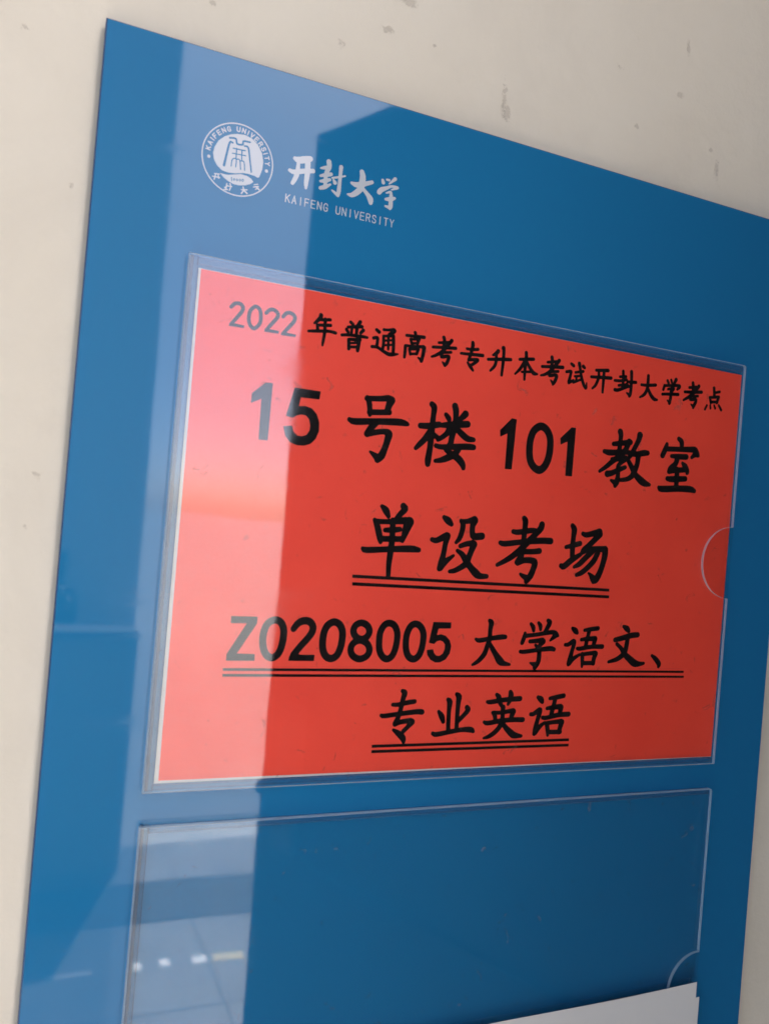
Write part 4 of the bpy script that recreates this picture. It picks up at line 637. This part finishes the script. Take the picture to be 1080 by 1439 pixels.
["S",208.68,-143.01,2.06,208.5,-144.04,2.01,208.32,-145.06,1.96,208.13,-146.06,1.93,207.94,-147.03,1.96,207.74,-147.97,2.01,207.56,-148.87,2.06,207.43,-149.68,2.1,207.33,-150.44,2.14,207.23,-151.2,2.19],
["S",204.31,-147.65,1.54,205.37,-147.51,1.72,206.43,-147.36,1.9,207.68,-147.23,2.06,209.26,-147.11,2.17,211.03,-147.0,2.25,212.8,-146.89,2.33],
["S",212.83,-147.13,2.46,212.6,-147.95,2.38,212.37,-148.77,2.29,212.2,-149.48,2.2,212.12,-150.02,2.12,212.09,-150.45,2.03,212.06,-150.89,1.94],
["S",202.22,-152.1,1.53,202.59,-152.17,1.68,202.96,-152.24,1.82,203.92,-152.19,1.92,205.87,-151.89,1.95,208.43,-151.47,1.93,210.93,-151.14,1.94,213.17,-151.01,2.01,215.35,-150.96,2.12,217.55,-150.92,2.22],
["S",205.61,-154.95,2.05,205.73,-156.04,2.03,205.85,-157.14,2.02,205.94,-158.2,1.93,205.97,-159.23,1.72,205.96,-160.23,1.44,205.96,-161.23,1.16],
["S",205.63,-155.07,1.8,206.93,-154.89,1.79,208.24,-154.71,1.78,209.56,-154.55,1.81,210.88,-154.41,1.88,212.21,-154.28,1.98,213.54,-154.15,2.08],
["S",213.87,-154.61,2.47,213.54,-155.39,2.43,213.21,-156.16,2.39,212.96,-156.96,2.33,212.84,-157.81,2.26,212.81,-158.67,2.17,212.78,-159.54,2.07],
["S",206.35,-159.48,1.93,212.9,-159.31,1.95],
["S",230.14,-140.37,1.54,230.92,-140.7,2.09,231.69,-141.03,2.63,232.36,-141.38,2.92,232.85,-141.77,2.75,233.24,-142.17,2.32,233.63,-142.58,1.89],
["S",225.33,-147.35,2.21,226.76,-147.04,2.33,228.2,-146.72,2.46,229.8,-146.35,2.56,231.76,-145.84,2.65,233.9,-145.28,2.72,235.79,-144.84,2.76,237.23,-144.62,2.73,238.43,-144.53,2.66,239.63,-144.44,2.6],
["S",233.4,-145.96,2.4,233.28,-147.2,2.47,233.16,-148.43,2.53,233.01,-149.66,2.57,232.89,-150.94,2.59,232.74,-152.23,2.58,232.43,-153.35,2.57,231.89,-154.2,2.58,231.19,-154.87,2.59,230.35,-155.52,2.56,229.42,-156.19,2.49,228.35,-156.82,2.38,227.12,-157.39,2.21,225.63,-157.86,1.96,223.98,-158.26,1.66,222.33,-158.65,1.35],
["S",226.69,-149.46,1.7,227.66,-150.12,1.8,228.63,-150.79,1.91,229.57,-151.55,2.05,230.44,-152.52,2.26,231.29,-153.6,2.51,232.17,-154.58,2.74,233.09,-155.34,2.94,234.04,-156.0,3.11,235.08,-156.69,3.27,236.28,-157.55,3.46,237.58,-158.45,3.63,238.81,-159.12,3.63,239.91,-159.44,3.34,240.94,-159.54,2.88,241.97,-159.56,2.43,243.0,-159.5,2.07,244.03,-159.36,1.74,245.06,-159.22,1.4],
["S",250.16,-155.13,1.41,251.02,-155.66,1.79,251.87,-156.19,2.18,252.72,-156.81,2.47,253.64,-157.62,2.64,254.54,-158.51,2.72,255.17,-159.29,2.65,255.34,-159.88,2.39,255.24,-160.37,1.99,255.14,-160.86,1.59]],"major":[["S",107.37,-172.99,1.52,107.87,-173.24,1.91,108.37,-173.5,2.3,108.65,-173.96,2.53,108.56,-174.8,2.5,108.26,-175.85,2.31,107.99,-176.85,2.15,107.88,-177.64,2.09,107.8,-178.38,2.06,107.68,-179.25,2.02,107.47,-180.42,1.97,107.2,-181.72,1.92,106.96,-182.85,1.9,106.77,-183.65,1.91,106.61,-184.29,1.96,106.36,-185.01,2.02,105.97,-185.91,2.09,105.51,-186.88,2.18,105.04,-187.86,2.27],
["S",103.18,-179.2,1.51,103.88,-179.24,1.59,104.58,-179.29,1.68,105.56,-179.23,1.77,107.08,-178.98,1.87,108.89,-178.62,1.97,110.53,-178.32,2.03,111.79,-178.14,2.02,112.88,-178.0,1.97,113.97,-177.87,1.92],
["S",97.88,-184.02,1.49,98.23,-184.15,1.63,98.57,-184.27,1.77,99.46,-184.29,1.87,101.16,-184.13,1.9,103.41,-183.85,1.88,105.96,-183.56,1.89,109.07,-183.22,1.97,112.49,-182.86,2.08,115.22,-182.61,2.18,116.69,-182.59,2.23,117.45,-182.68,2.27,118.21,-182.78,2.31],
["S",105.06,-188.1,2.14,105.83,-187.79,2.09,106.59,-187.47,2.04,107.62,-187.19,2.02,109.11,-186.96,2.05,110.87,-186.77,2.11,112.63,-186.57,2.17],
["S",113.24,-187.3,3.19,112.79,-187.93,2.77,112.34,-188.56,2.34,111.81,-189.21,2.04,111.13,-189.9,1.92,110.37,-190.62,1.91,109.6,-191.33,1.9],
["S",104.52,-190.73,1.26,105.58,-191.39,1.77,106.65,-192.06,2.29,107.61,-192.73,2.65,108.43,-193.4,2.8,109.13,-194.07,2.8,109.65,-194.71,2.66,109.91,-195.29,2.37,109.99,-195.85,1.95,110.08,-196.41,1.52],
["S",131.23,-177.07,1.57,131.64,-177.38,1.99,132.04,-177.7,2.4,132.32,-178.31,2.63,132.39,-179.35,2.51,132.32,-180.68,2.21,132.28,-182.26,1.97,132.31,-184.27,1.92,132.37,-186.52,1.95,132.45,-188.44,1.97,132.54,-189.73,1.97,132.64,-190.69,1.97,132.75,-191.66,1.97],
["S",135.62,-174.63,1.59,136.14,-174.97,2.05,136.66,-175.32,2.51,137.01,-175.88,2.78,137.08,-176.72,2.72,136.98,-177.77,2.47,136.89,-179.1,2.25,136.87,-180.79,2.14,136.86,-182.74,2.05,136.87,-184.81,1.99,136.93,-186.97,1.93,137.01,-189.24,1.89,137.09,-191.51,1.85],
["S",126.9,-182.68,1.3,127.5,-183.41,1.82,128.1,-184.15,2.33,128.63,-184.92,2.61,129.04,-185.73,2.51,129.37,-186.56,2.17,129.7,-187.4,1.83],
["S",141.74,-180.9,2.13,142.08,-181.28,2.25,142.41,-181.65,2.36,142.43,-182.16,2.4,141.99,-182.88,2.3,141.23,-183.74,2.13,140.39,-184.62,2.0,139.5,-185.5,1.96,138.51,-186.4,1.98,137.53,-187.3,1.99],
["S",124.69,-192.81,1.56,125.19,-193.04,1.76,125.69,-193.28,1.96,126.66,-193.35,2.08,128.42,-193.14,2.09,130.65,-192.77,2.02,132.96,-192.4,1.97,135.3,-192.05,1.95,137.72,-191.69,1.94,139.91,-191.45,1.99,141.81,-191.38,2.2,143.47,-191.43,2.47,144.76,-191.57,2.54,145.52,-191.81,2.27,145.9,-192.15,1.81,146.28,-192.48,1.34],
["S",152.6,-178.39,1.36,153.1,-178.48,1.61,153.61,-178.57,1.86,154.66,-178.54,2.04,156.53,-178.29,2.09,158.96,-177.92,2.06,161.64,-177.6,2.06,164.54,-177.38,2.14,167.69,-177.21,2.26,170.86,-177.04,2.37],
["S",157.54,-175.02,1.64,158.0,-175.4,1.96,158.45,-175.78,2.28,158.85,-176.3,2.46,159.14,-177.08,2.42,159.38,-178.01,2.24,159.68,-178.85,2.06,160.1,-179.5,1.92,160.57,-180.07,1.78,161.04,-180.64,1.65],
["S",165.14,-173.8,1.93,165.32,-174.28,2.26,165.5,-174.77,2.59,165.59,-175.33,2.77,165.54,-176.05,2.69,165.4,-176.85,2.47,165.21,-177.63,2.21,164.96,-178.33,1.95,164.66,-178.99,1.67,164.36,-179.66,1.38],
["S",156.02,-183.61,1.36,156.48,-184.0,1.62,156.94,-184.38,1.88,157.32,-184.9,2.05,157.56,-185.66,2.06,157.71,-186.55,1.99,157.86,-187.44,1.91],
["S",156.61,-183.62,1.64,157.89,-183.68,1.62,159.17,-183.74,1.61,160.74,-183.69,1.65,162.8,-183.45,1.76,165.15,-183.11,1.92,167.51,-182.77,2.08],
["S",167.56,-183.28,2.91,167.32,-184.07,2.66,167.09,-184.86,2.42,166.88,-185.57,2.22,166.71,-186.14,2.09,166.57,-186.62,2.01,166.43,-187.1,1.94],
["S",161.68,-181.16,2.34,161.74,-182.65,2.21,161.8,-184.14,2.09,161.81,-185.48,2.06,161.78,-186.6,2.21,161.71,-187.58,2.46,161.51,-188.53,2.61,161.14,-189.48,2.57,160.64,-190.4,2.44,160.0,-191.29,2.33,159.19,-192.17,2.28,158.25,-193.03,2.25,157.3,-193.76,2.18,156.35,-194.35,2.08,155.4,-194.83,1.95,154.51,-195.2,1.77,153.71,-195.46,1.52,152.97,-195.62,1.24,152.23,-195.77,0.95],
["S",151.78,-188.08,1.35,152.29,-188.32,1.61,152.8,-188.56,1.86,153.87,-188.63,2.04,155.9,-188.39,2.09,158.5,-187.98,2.08,161.13,-187.63,2.06,163.68,-187.45,2.06,166.25,-187.33,2.07,168.55,-187.26,2.08,170.35,-187.26,2.12,171.87,-187.31,2.18,173.39,-187.35,2.24],
["S",162.13,-188.8,1.92,162.88,-189.67,2.11,163.64,-190.54,2.3,164.46,-191.39,2.48,165.43,-192.25,2.7,166.46,-193.08,2.91,167.38,-193.76,3.05,168.01,-194.24,3.11,168.53,-194.57,3.09,169.28,-194.83,2.92,170.45,-195.04,2.52,171.85,-195.18,1.96,173.25,-195.32,1.4],
["S",181.27,-176.48,1.7,181.9,-176.82,2.16,182.54,-177.16,2.63,183.07,-177.53,2.84,183.44,-177.95,2.63,183.71,-178.4,2.17,183.97,-178.84,1.7],
["S",177.78,-184.72,1.69,178.28,-184.76,1.78,178.78,-184.79,1.87,179.45,-184.62,1.98,180.51,-184.0,2.12,181.74,-183.19,2.29,182.65,-182.72,2.41,183.01,-182.83,2.45,183.05,-183.28,2.45,182.94,-184.03,2.41,182.69,-185.14,2.31,182.29,-186.54,2.18,181.93,-187.9,2.12,181.66,-189.16,2.25,181.42,-190.38,2.45,181.21,-191.52,2.55,181.02,-192.52,2.43,180.87,-193.44,2.2,180.71,-194.36,1.98],
["S",181.28,-193.85,2.26,181.99,-192.89,2.24,182.69,-191.93,2.23,183.47,-191.05,2.13,184.39,-190.32,1.9,185.38,-189.68,1.59,186.38,-189.03,1.28],
["S",188.31,-177.06,1.57,189.53,-176.9,1.79,190.74,-176.75,2.0,192.03,-176.57,2.16,193.43,-176.33,2.2,194.91,-176.07,2.19,196.39,-175.81,2.17],
["S",191.48,-177.35,2.15,191.27,-178.4,2.15,191.06,-179.46,2.14,190.85,-180.48,2.15,190.62,-181.48,2.19,190.39,-182.45,2.25,190.19,-183.35,2.29,190.04,-184.17,2.3,189.92,-184.94,2.3,189.79,-185.7,2.29],
["S",187.09,-182.0,1.57,188.24,-181.84,1.77,189.39,-181.68,1.98,190.64,-181.53,2.15,192.03,-181.4,2.27,193.52,-181.3,2.36,195.02,-181.19,2.45],
["S",195.37,-181.59,2.74,195.23,-182.41,2.59,195.09,-183.24,2.44,194.97,-183.95,2.31,194.9,-184.46,2.2,194.84,-184.86,2.11,194.79,-185.26,2.02],
["S",184.89,-186.53,1.71,185.45,-186.64,1.81,186.01,-186.75,1.91,187.08,-186.7,2.0,189.01,-186.33,2.06,191.45,-185.8,2.11,193.85,-185.38,2.16,195.99,-185.2,2.22,198.08,-185.14,2.27,200.18,-185.08,2.33],
["S",187.68,-189.58,2.28,187.97,-190.75,2.26,188.26,-191.93,2.24,188.48,-192.99,2.14,188.6,-193.85,1.91,188.66,-194.6,1.6,188.71,-195.34,1.29],
["S",187.65,-189.32,1.86,189.11,-189.17,1.84,190.56,-189.02,1.83,191.99,-188.88,1.87,193.37,-188.77,1.98,194.72,-188.67,2.15,196.07,-188.57,2.31],
["S",196.58,-188.97,2.6,196.28,-189.85,2.56,195.98,-190.73,2.52,195.73,-191.58,2.46,195.57,-192.39,2.37,195.45,-193.17,2.27,195.33,-193.94,2.17],
["S",188.72,-193.78,2.0,195.96,-193.82,2.02]],"under1":[["P",78.19,-121.3,219.08,-121.37,219.08,-122.74,78.19,-122.67],
["P",78.5,-124.7,219.25,-124.78,219.25,-126.16,78.5,-126.07]],"under2":[["P",24.14,-163.11,272.68,-163.02,272.68,-164.06,24.14,-164.16],
["P",24.17,-165.54,272.96,-165.69,272.96,-166.73,24.17,-166.59]],"under3":[["P",94.48,-197.23,201.69,-197.3,201.69,-198.53,94.48,-198.47],
["P",94.52,-199.64,201.7,-199.97,201.7,-201.21,94.52,-200.87]],"school":[["S",36.25,54.05,1.54,36.83,53.9,2.01,37.41,53.75,2.49,38.12,53.76,2.83,39.11,54.01,2.95,40.24,54.42,2.92,41.22,54.79,2.84,41.92,55.05,2.71,42.47,55.28,2.52,43.03,55.51,2.33],
["S",34.5,48.53,1.53,35.07,48.37,1.72,35.64,48.22,1.91,36.5,48.26,2.05,37.88,48.66,2.1,39.56,49.26,2.1,41.14,49.79,2.07,42.43,50.14,2.0,43.61,50.41,1.91,44.8,50.69,1.82],
["S",38.0,52.2,1.54,37.97,50.77,1.74,37.94,49.35,1.93,37.84,48.08,2.05,37.62,47.03,2.06,37.32,46.14,2.0,37.02,45.34,1.92,36.73,44.65,1.85,36.43,44.06,1.75,36.14,43.47,1.66],
["S",42.07,54.24,2.46,42.15,52.51,2.42,42.22,50.79,2.39,42.26,49.17,2.33,42.22,47.65,2.23,42.14,46.24,2.11,42.09,45.04,1.94,42.1,44.14,1.71,42.13,43.44,1.44,42.17,42.75,1.16],
["S",51.47,56.35,2.23,51.64,55.62,2.2,51.8,54.9,2.16,51.81,54.1,2.1,51.51,53.28,2.02,51.05,52.39,1.93,50.71,51.25,1.84,50.6,49.69,1.75,50.62,47.88,1.66,50.63,46.06,1.57],
["S",48.12,52.8,0.78,48.73,52.99,1.08,49.33,53.18,1.37,49.97,53.39,1.57,50.65,53.63,1.63,51.36,53.9,1.61,52.08,54.17,1.58],
["S",48.15,49.46,1.04,49.04,49.81,1.35,49.94,50.16,1.65,50.77,50.49,1.84,51.52,50.76,1.83,52.2,51.01,1.7,52.89,51.26,1.58],
["S",48.35,47.19,1.05,49.06,47.39,1.36,49.77,47.59,1.67,50.47,47.83,1.84,51.17,48.14,1.76,51.86,48.5,1.54,52.56,48.85,1.32],
["S",48.62,44.29,1.57,49.3,44.61,1.71,49.99,44.92,1.84,50.7,45.3,1.84,51.45,45.79,1.59,52.23,46.34,1.19,53.01,46.89,0.79],
["S",57.19,55.44,1.86,57.17,54.62,1.76,57.16,53.8,1.66,57.15,52.83,1.59,57.13,51.62,1.56,57.11,50.27,1.56,57.09,48.91,1.59,57.07,47.54,1.69,57.06,46.17,1.82,57.03,45.0,1.86,56.97,44.15,1.74,56.89,43.51,1.53,56.81,42.87,1.32],
["S",56.65,43.09,1.59,55.93,43.48,1.41,55.2,43.86,1.22,54.63,44.17,1.06,54.29,44.34,0.91,54.1,44.43,0.79,53.91,44.52,0.66],
["S",53.56,49.87,0.79,54.43,50.16,0.85,55.3,50.45,0.91,56.23,50.78,0.93,57.25,51.19,0.87,58.34,51.64,0.77,59.43,52.09,0.67],
["S",54.17,49.24,0.79,54.95,48.14,1.85],
["S",66.94,55.76,2.16,67.17,55.15,2.35,67.39,54.55,2.54,67.54,53.8,2.7,67.57,52.81,2.83,67.52,51.67,2.93,67.41,50.62,2.97,67.29,49.72,2.92,67.12,48.9,2.81,66.79,48.1,2.69,66.21,47.27,2.61,65.47,46.46,2.53,64.75,45.78,2.42,64.12,45.25,2.27,63.5,44.83,2.1,62.9,44.56,1.87,62.33,44.47,1.55,61.78,44.51,1.18,61.23,44.56,0.8],
["S",62.56,49.84,1.2,63.41,49.69,1.67,64.27,49.53,2.13,65.25,49.57,2.42,66.47,49.93,2.41,67.81,50.47,2.22,69.07,51.01,2.03,70.13,51.48,1.9,71.1,51.94,1.76,72.07,52.4,1.63],
["S",68.47,48.24,1.62,69.23,47.61,1.75,69.98,46.97,1.88,70.63,46.38,2.03,71.16,45.83,2.3,71.59,45.33,2.59,71.91,44.83,2.72,72.08,44.32,2.56,72.14,43.81,2.23,72.2,43.31,1.9],
["S",77.05,54.53,1.37,77.42,53.56,1.65],
["S",79.0,55.27,0.96,80.16,55.28,1.1],
["S",82.97,56.5,1.66,82.41,55.9,1.41,81.86,55.3,1.17,81.37,54.78,0.97,80.98,54.37,0.84,80.64,54.05,0.77,80.31,53.72,0.69],
["S",75.83,48.93,2.19,76.12,49.36,2.21,76.41,49.79,2.24,76.86,50.23,2.19,77.59,50.7,2.01,78.48,51.17,1.74,79.34,51.62,1.51,80.07,52.08,1.34,80.77,52.51,1.19,81.56,52.82,1.1,82.69,52.97,1.14,83.9,52.99,1.23,84.48,52.85,1.25,83.97,52.47,1.11,82.83,51.92,0.9,81.69,51.38,0.69],
["S",79.26,49.34,0.69,79.97,49.69,0.89,80.68,50.05,1.1,81.21,50.2,1.24,81.46,50.01,1.28,81.53,49.61,1.26,81.6,49.22,1.24],
["S",79.23,46.53,1.24,80.0,46.7,1.58,80.77,46.86,1.91,81.51,47.06,2.07,82.18,47.32,1.92,82.82,47.62,1.58,83.47,47.92,1.25],
["S",81.64,48.7,1.66,81.68,47.8,1.75,81.71,46.89,1.85,81.74,46.05,1.93,81.77,45.27,2.02,81.8,44.54,2.1,81.8,43.92,2.07,81.75,43.48,1.87,81.68,43.15,1.55,81.61,42.81,1.24],
["S",79.22,43.47,0.82,81.27,43.27,1.65]],"emdisc":[["P",11.18,57.85,14.4,58.23,17.37,57.51,20.11,55.52,22.03,52.59,22.88,49.19,22.73,45.9,21.8,42.6,21.3,42.01,19.43,42.49,16.86,42.65,15.05,42.49,11.53,41.52,8.69,41.18,6.18,41.45,3.92,43.01,2.5,45.13,1.92,47.8,2.39,50.4,3.74,53.22,6.02,55.52,8.39,56.93],
["P",5.4,40.19,7.36,40.11,8.78,40.24,11.57,41.07,14.03,41.78,16.58,41.68,18.47,40.89,19.47,39.87,18.3,38.69,16.2,37.65,13.72,37.05,11.21,36.98,9.0,37.7,7.13,38.67]],"emcut":[["S",8.16,55.45,0.78,9.06,55.63,0.78,9.95,55.81,0.78,10.65,55.74,0.78,10.96,55.18,0.78,11.07,54.36,0.78,11.36,53.79,0.78,12.09,53.66,0.78,13.0,53.78,0.78,13.68,54.03,0.78,13.82,54.48,0.78,13.73,55.07,0.78,13.91,55.53,0.78,14.63,55.71,0.78,15.62,55.75,0.79,16.61,55.8,0.79],
["S",9.56,53.75,0.71,9.14,53.87,0.76,8.71,53.99,0.8,8.33,53.6,0.85,8.01,52.38,0.87,7.74,50.65,0.89,7.49,48.87,0.92,7.24,47.19,0.96,7.0,45.45,1.01,6.76,43.72,1.05],
["S",14.44,53.69,0.64,15.01,53.74,0.7,15.59,53.79,0.75,16.09,53.41,0.79,16.47,52.33,0.78,16.77,50.82,0.75,17.09,49.17,0.72,17.45,47.44,0.69,17.84,45.57,0.67,18.22,43.7,0.65],
["S",9.93,51.57,0.53,14.97,51.79,0.53],
["S",9.76,49.45,0.46,15.32,49.8,0.46],
["S",11.35,51.82,0.53,11.45,47.39,0.46],
["S",13.6,51.69,0.53,13.79,47.44,0.46],
["S",9.69,44.1,0.46,9.74,45.16,0.46,9.78,46.23,0.46,9.97,47.02,0.46,10.46,47.47,0.46,11.09,47.64,0.46,11.55,47.41,0.46,11.68,46.61,0.46,11.63,45.41,0.46,11.58,44.21,0.46],
["S",11.55,47.41,0.46,12.06,47.56,0.46,12.57,47.7,0.46,13.0,47.42,0.46,13.28,46.45,0.46,13.48,45.05,0.46,13.69,43.66,0.46],
["S",13.38,47.16,0.46,13.9,47.26,0.46,14.41,47.36,0.46,14.83,47.1,0.46,15.08,46.22,0.46,15.23,44.97,0.46,15.38,43.72,0.46],
["S",10.2,39.52,0.39,10.49,38.17,0.39],
["S",11.36,39.34,0.28,11.51,39.32,0.28,11.66,39.21,0.28,11.74,39.08,0.28,11.69,38.89,0.28,11.57,38.67,0.28,11.43,38.54,0.28,11.28,38.55,0.28,11.13,38.66,0.28,11.05,38.8,0.28,11.1,38.99,0.28,11.23,39.21,0.28,11.36,39.34,0.28],
["S",12.61,39.46,0.28,12.76,39.42,0.28,12.92,39.29,0.28,13.0,39.13,0.28,12.95,38.93,0.28,12.82,38.71,0.28,12.69,38.59,0.28,12.53,38.64,0.28,12.37,38.79,0.28,12.29,38.96,0.28,12.34,39.15,0.28,12.47,39.35,0.28,12.61,39.46,0.28],
["S",13.78,39.68,0.28,13.93,39.63,0.28,14.09,39.48,0.28,14.17,39.31,0.28,14.13,39.11,0.28,14.0,38.89,0.28,13.86,38.77,0.28,13.71,38.82,0.28,13.55,38.97,0.28,13.47,39.14,0.28,13.52,39.34,0.28,13.64,39.56,0.28,13.78,39.68,0.28],
["S",14.91,39.95,0.29,15.07,39.89,0.29,15.23,39.71,0.29,15.32,39.51,0.29,15.27,39.31,0.29,15.14,39.09,0.29,15.0,38.97,0.29,14.85,39.02,0.29,14.69,39.17,0.29,14.61,39.34,0.28,14.65,39.57,0.29,14.78,39.82,0.29,14.91,39.95,0.29]],"emwhite":[["S",0.33,45.85,1.25,0.34,45.78,1.25],
["S",24.56,45.74,1.31,24.56,45.66,1.31],
["S",3.24,39.41,0.45,5.2,39.68,0.46],
["S",2.5,38.17,0.45,5.46,38.26,0.46],
["S",3.71,39.35,0.45,3.31,37.03,0.45],
["S",4.68,39.48,0.46,5.07,37.92,0.46],
["S",8.56,36.53,0.46,8.36,33.99,0.56],
["S",7.76,34.73,0.46,9.16,35.78,0.46],
["S",7.61,33.92,0.46,9.13,34.17,0.46],
["S",9.86,36.84,0.49,10.02,36.47,0.48,10.17,36.11,0.47,10.25,35.68,0.46,10.17,35.16,0.45,10.01,34.57,0.44,9.86,33.99,0.42],
["S",9.35,35.65,0.42,10.67,35.79,0.42],
["S",15.38,36.73,0.54,15.51,36.35,0.55,15.65,35.97,0.56,15.66,35.55,0.57,15.49,35.04,0.56,15.19,34.49,0.55,14.9,33.93,0.53],
["S",14.69,35.5,0.46,17.08,35.96,0.47],
["S",15.86,35.41,0.54,17.21,34.48,0.64],
["S",19.83,38.77,0.4,21.35,39.35,0.47],
["S",19.66,37.76,0.43,21.69,38.49,0.47],
["S",20.61,38.16,0.47,22.17,37.2,0.58],
["S",20.57,37.0,0.4,21.67,37.88,0.4]]}'''
G = json.loads(GLYPHS)
YI = YP - .00006
em = print_mesh('emblem', G['emdisc'], YI, letter_m, sign, .1, cut=G['emcut'], label='round white university seal with a gate motif and the year 1980')
cx, cz, rr = 12.25, 47.35, 14.75
ring = ['S'] + [v for k in range(97) for v in (cx+rr*math.cos(2*math.pi*k/96), cz+rr*math.sin(2*math.pi*k/96), .5)]

LET = {  # stroke letters on a unit cell, x 0-1, y 0-1
 'K': ['0,0 0,1', '.95,1 0,.42', '.3,.6 1,0'], 'A': ['0,0 .5,1 1,0', '.2,.34 .8,.34'], 'I': ['.5,0 .5,1'],
 'F': ['0,0 0,1 .95,1', '0,.53 .8,.53'], 'E': ['.98,0 0,0 0,1 .95,1', '0,.53 .85,.53'], 'N': ['0,0 0,1 1,0 1,1'],
 'G': ['.97,.76 .85,.93 .55,1.01 .25,.95 .04,.72 0,.45 .08,.18 .3,.01 .6,-.01 .97,.12 .97,.45 .55,.45'],
 'U': ['0,1 0,.3 .12,.06 .5,-.02 .88,.06 1,.3 1,1'], 'V': ['0,1 .5,0 1,1'],
 'R': ['0,0 0,1 .65,1 .9,.9 .95,.75 .88,.58 .62,.5 0,.5', '.55,.5 1,0'],
 'S': ['.95,.8 .78,.97 .48,1.01 .18,.95 .06,.76 .16,.59 .5,.51 .84,.42 .97,.24 .84,.05 .5,-.02 .18,.03 .02,.2'],
 'T': ['0,1 1,1', '.5,1 .5,0'], 'Y': ['0,1 .5,.48 1,1', '.5,.48 .5,0']}
def letter(ch, ww, hh, sw, place):
    out = []
    for s in LET[ch]:
        v = ['S']
        for q in s.split():
            x, y = map(float, q.split(',')); X, Z = place((x-.5)*ww, (y-.5)*hh); v += [X, Z, sw]
        out.append(v)
    return out
def arc_place(ang, r):
    c, s = math.cos(ang), math.sin(ang)
    return lambda x, y: (cx + (r+y)*c + x*s, cz + (r+y)*s - x*c)
ringtext = []
txt = 'KAIFENG UNIVERSITY'; adv = {'I': .62, ' ': .75}
adds = [adv.get(c, 1.0) for c in txt]; tot = sum(adds) - .5*(adds[0]+adds[-1])
a0, a1 = R(171.5), R(6.5); acc = 0
for k, c in enumerate(txt):
    if k: acc += .5*(adds[k-1]+adds[k])
    if c != ' ': ringtext += letter(c, 1.25, 1.8, .42, arc_place(a0 + (a1-a0)*acc/tot, 12.55))
print_mesh('seal_ring', [ring], YI, letter_m, em, .11)
print_mesh('seal_lettering', ringtext + G['emwhite'], YI, letter_m, em, .1)
print_mesh('school_name', G['school'], YI, letter_m, sign, .14, label='white brush lettering of the university name')
latin = []
for k, c in enumerate(txt):
    if c != ' ':
        X0 = 34.65 + 48.42*k/17
        latin += letter(c, 1.75, 3.25, .42, lambda x, y, X0=X0: (X0+x, 36.55+y))
print_mesh('latin_name', latin, YI, letter_m, sign, .1, label='thin white capitals of the university name')

def pocket(zt, zb, notch, left=-4.7):
    """clear front sheet on three clear spacer strips, open with a thumb notch at the right"""
    xr = 296.6; nz, nr = notch
    pts = [(left, zb), (xr, zb)]
    pts += [(xr, nz-nr)] if nz-nr > zb else []
    for k in range(1, 24):
        a = math.pi*1.5 - math.pi*k/24
        pts.append((xr + nr*math.cos(a), nz + nr*math.sin(a)))
    pts += [(xr, nz+nr), (xr, zt-1.2), (xr-.4, zt-.4), (xr-1.2, zt), (left, zt)]
    pk = bpy.data.objects.new('card_pocket', None); C.objects.link(pk); pk.location = (.146, YP-.002, P(0, (zt+zb)/2)[1])
    pk.parent = sign; pk.matrix_parent_inverse = sign.matrix_world.inverted(); bpy.context.view_layer.update()
    prism('front_sheet', pts, YP-.0045, YP-.0025, [sheet_m, rim_m], pk, inset=.32, cham=.0004)
    y0, y1 = YP-.00248, YP-.00003
    prism('spacer_strip', rrect(left+2.2, -.6, zb+.1, zt-.1), y0, y1, [spacer_m, seam_m], pk, inset=.15, cham=.0002)
    prism('edge_shade_strip', rrect(left+.9, left+2.1, zb+.3, zt-.3), y0, y1, [edge_shade_m], pk)  # dark strip painted in for the shaded line along the pocket's left edge
    prism('spacer_strip', rrect(-.55, xr-.3, zt-3.4, zt-.5), y0, y1, [spacer_m, seam_m], pk, inset=.2, cham=.0002)
    prism('spacer_strip', rrect(-.55, xr-.3, zb+.5, zb+2.6), y0, y1, [spacer_m, seam_m], pk, inset=.2, cham=.0002)
    return pk
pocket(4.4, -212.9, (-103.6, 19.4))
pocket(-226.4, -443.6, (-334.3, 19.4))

# ------------------------------------------------------------------ the red notice in the upper pocket
YS = 0.0
ns = empty('notice_sheet', (.1485, YS, P(0, -105)[1]), 'red printed exam notice with a thin white margin inside the upper clear pocket', 'notice')
sh = prism('paper', rrect(0, 297, -210, -.3), YS+.00002, YS+.00014, [white_m], ns)
prism('red_field', [(1.7, -208.9), (296.95, -209.75), (296.95, -.31), (1.0, -.5)], YS-.00004, YS+.00001, [red_m], ns)
YK = YS-.0001
for key, nm, st, lb in (('title', 'line_of_print', .2, 'top line of small characters naming the 2022 exam'),
                    ('room', 'line_of_print', .26, 'second line of large characters, building 15 room 101'),
                    ('type', 'line_of_print', .26, 'third line of large characters above a double rule'),
                    ('subject', 'line_of_print', .24, 'fourth line beginning with Z0208005'),
                    ('major', 'line_of_print', .24, 'last line of four characters')):
    print_mesh(nm, G[key], YK, ink_m, ns, st, grow=.10 if key == 'title' else .17, label=lb)
for k in ('under1', 'under2', 'under3'):
    for s in G[k]: print_mesh('underline', [s], YK-.00004, ink_m, ns, .12, grow=.05)

# ------------------------------------------------------------------ the white sheets low in the lower pocket
wp = empty('white_sheet', (.2, YP-.0049, P(0, -390)[1]), 'blank white sheet tucked over the lower pocket, only its top right corner in view', 'paper')
prism('sheet', [(20, -430), (295.9, -430), (295.9, -330.6)] + [(295.9-276*t, -330.6 - 3.6*t - .5*math.sin(9*t)) for t in [k/14 for k in range(1, 15)]], YP-.0050, YP-.00485, [white_m], wp)
wp2 = empty('backing_sheet', (.2, YP-.0047, P(0, -395)[1]), 'second white sheet behind the tucked one, standing slightly further right and lower', 'paper')
prism('sheet', [(22, -431), (298.7, -431), (298.7, -339.2), (22, -343)], YP-.00475, YP-.0046, [white_m], wp2)
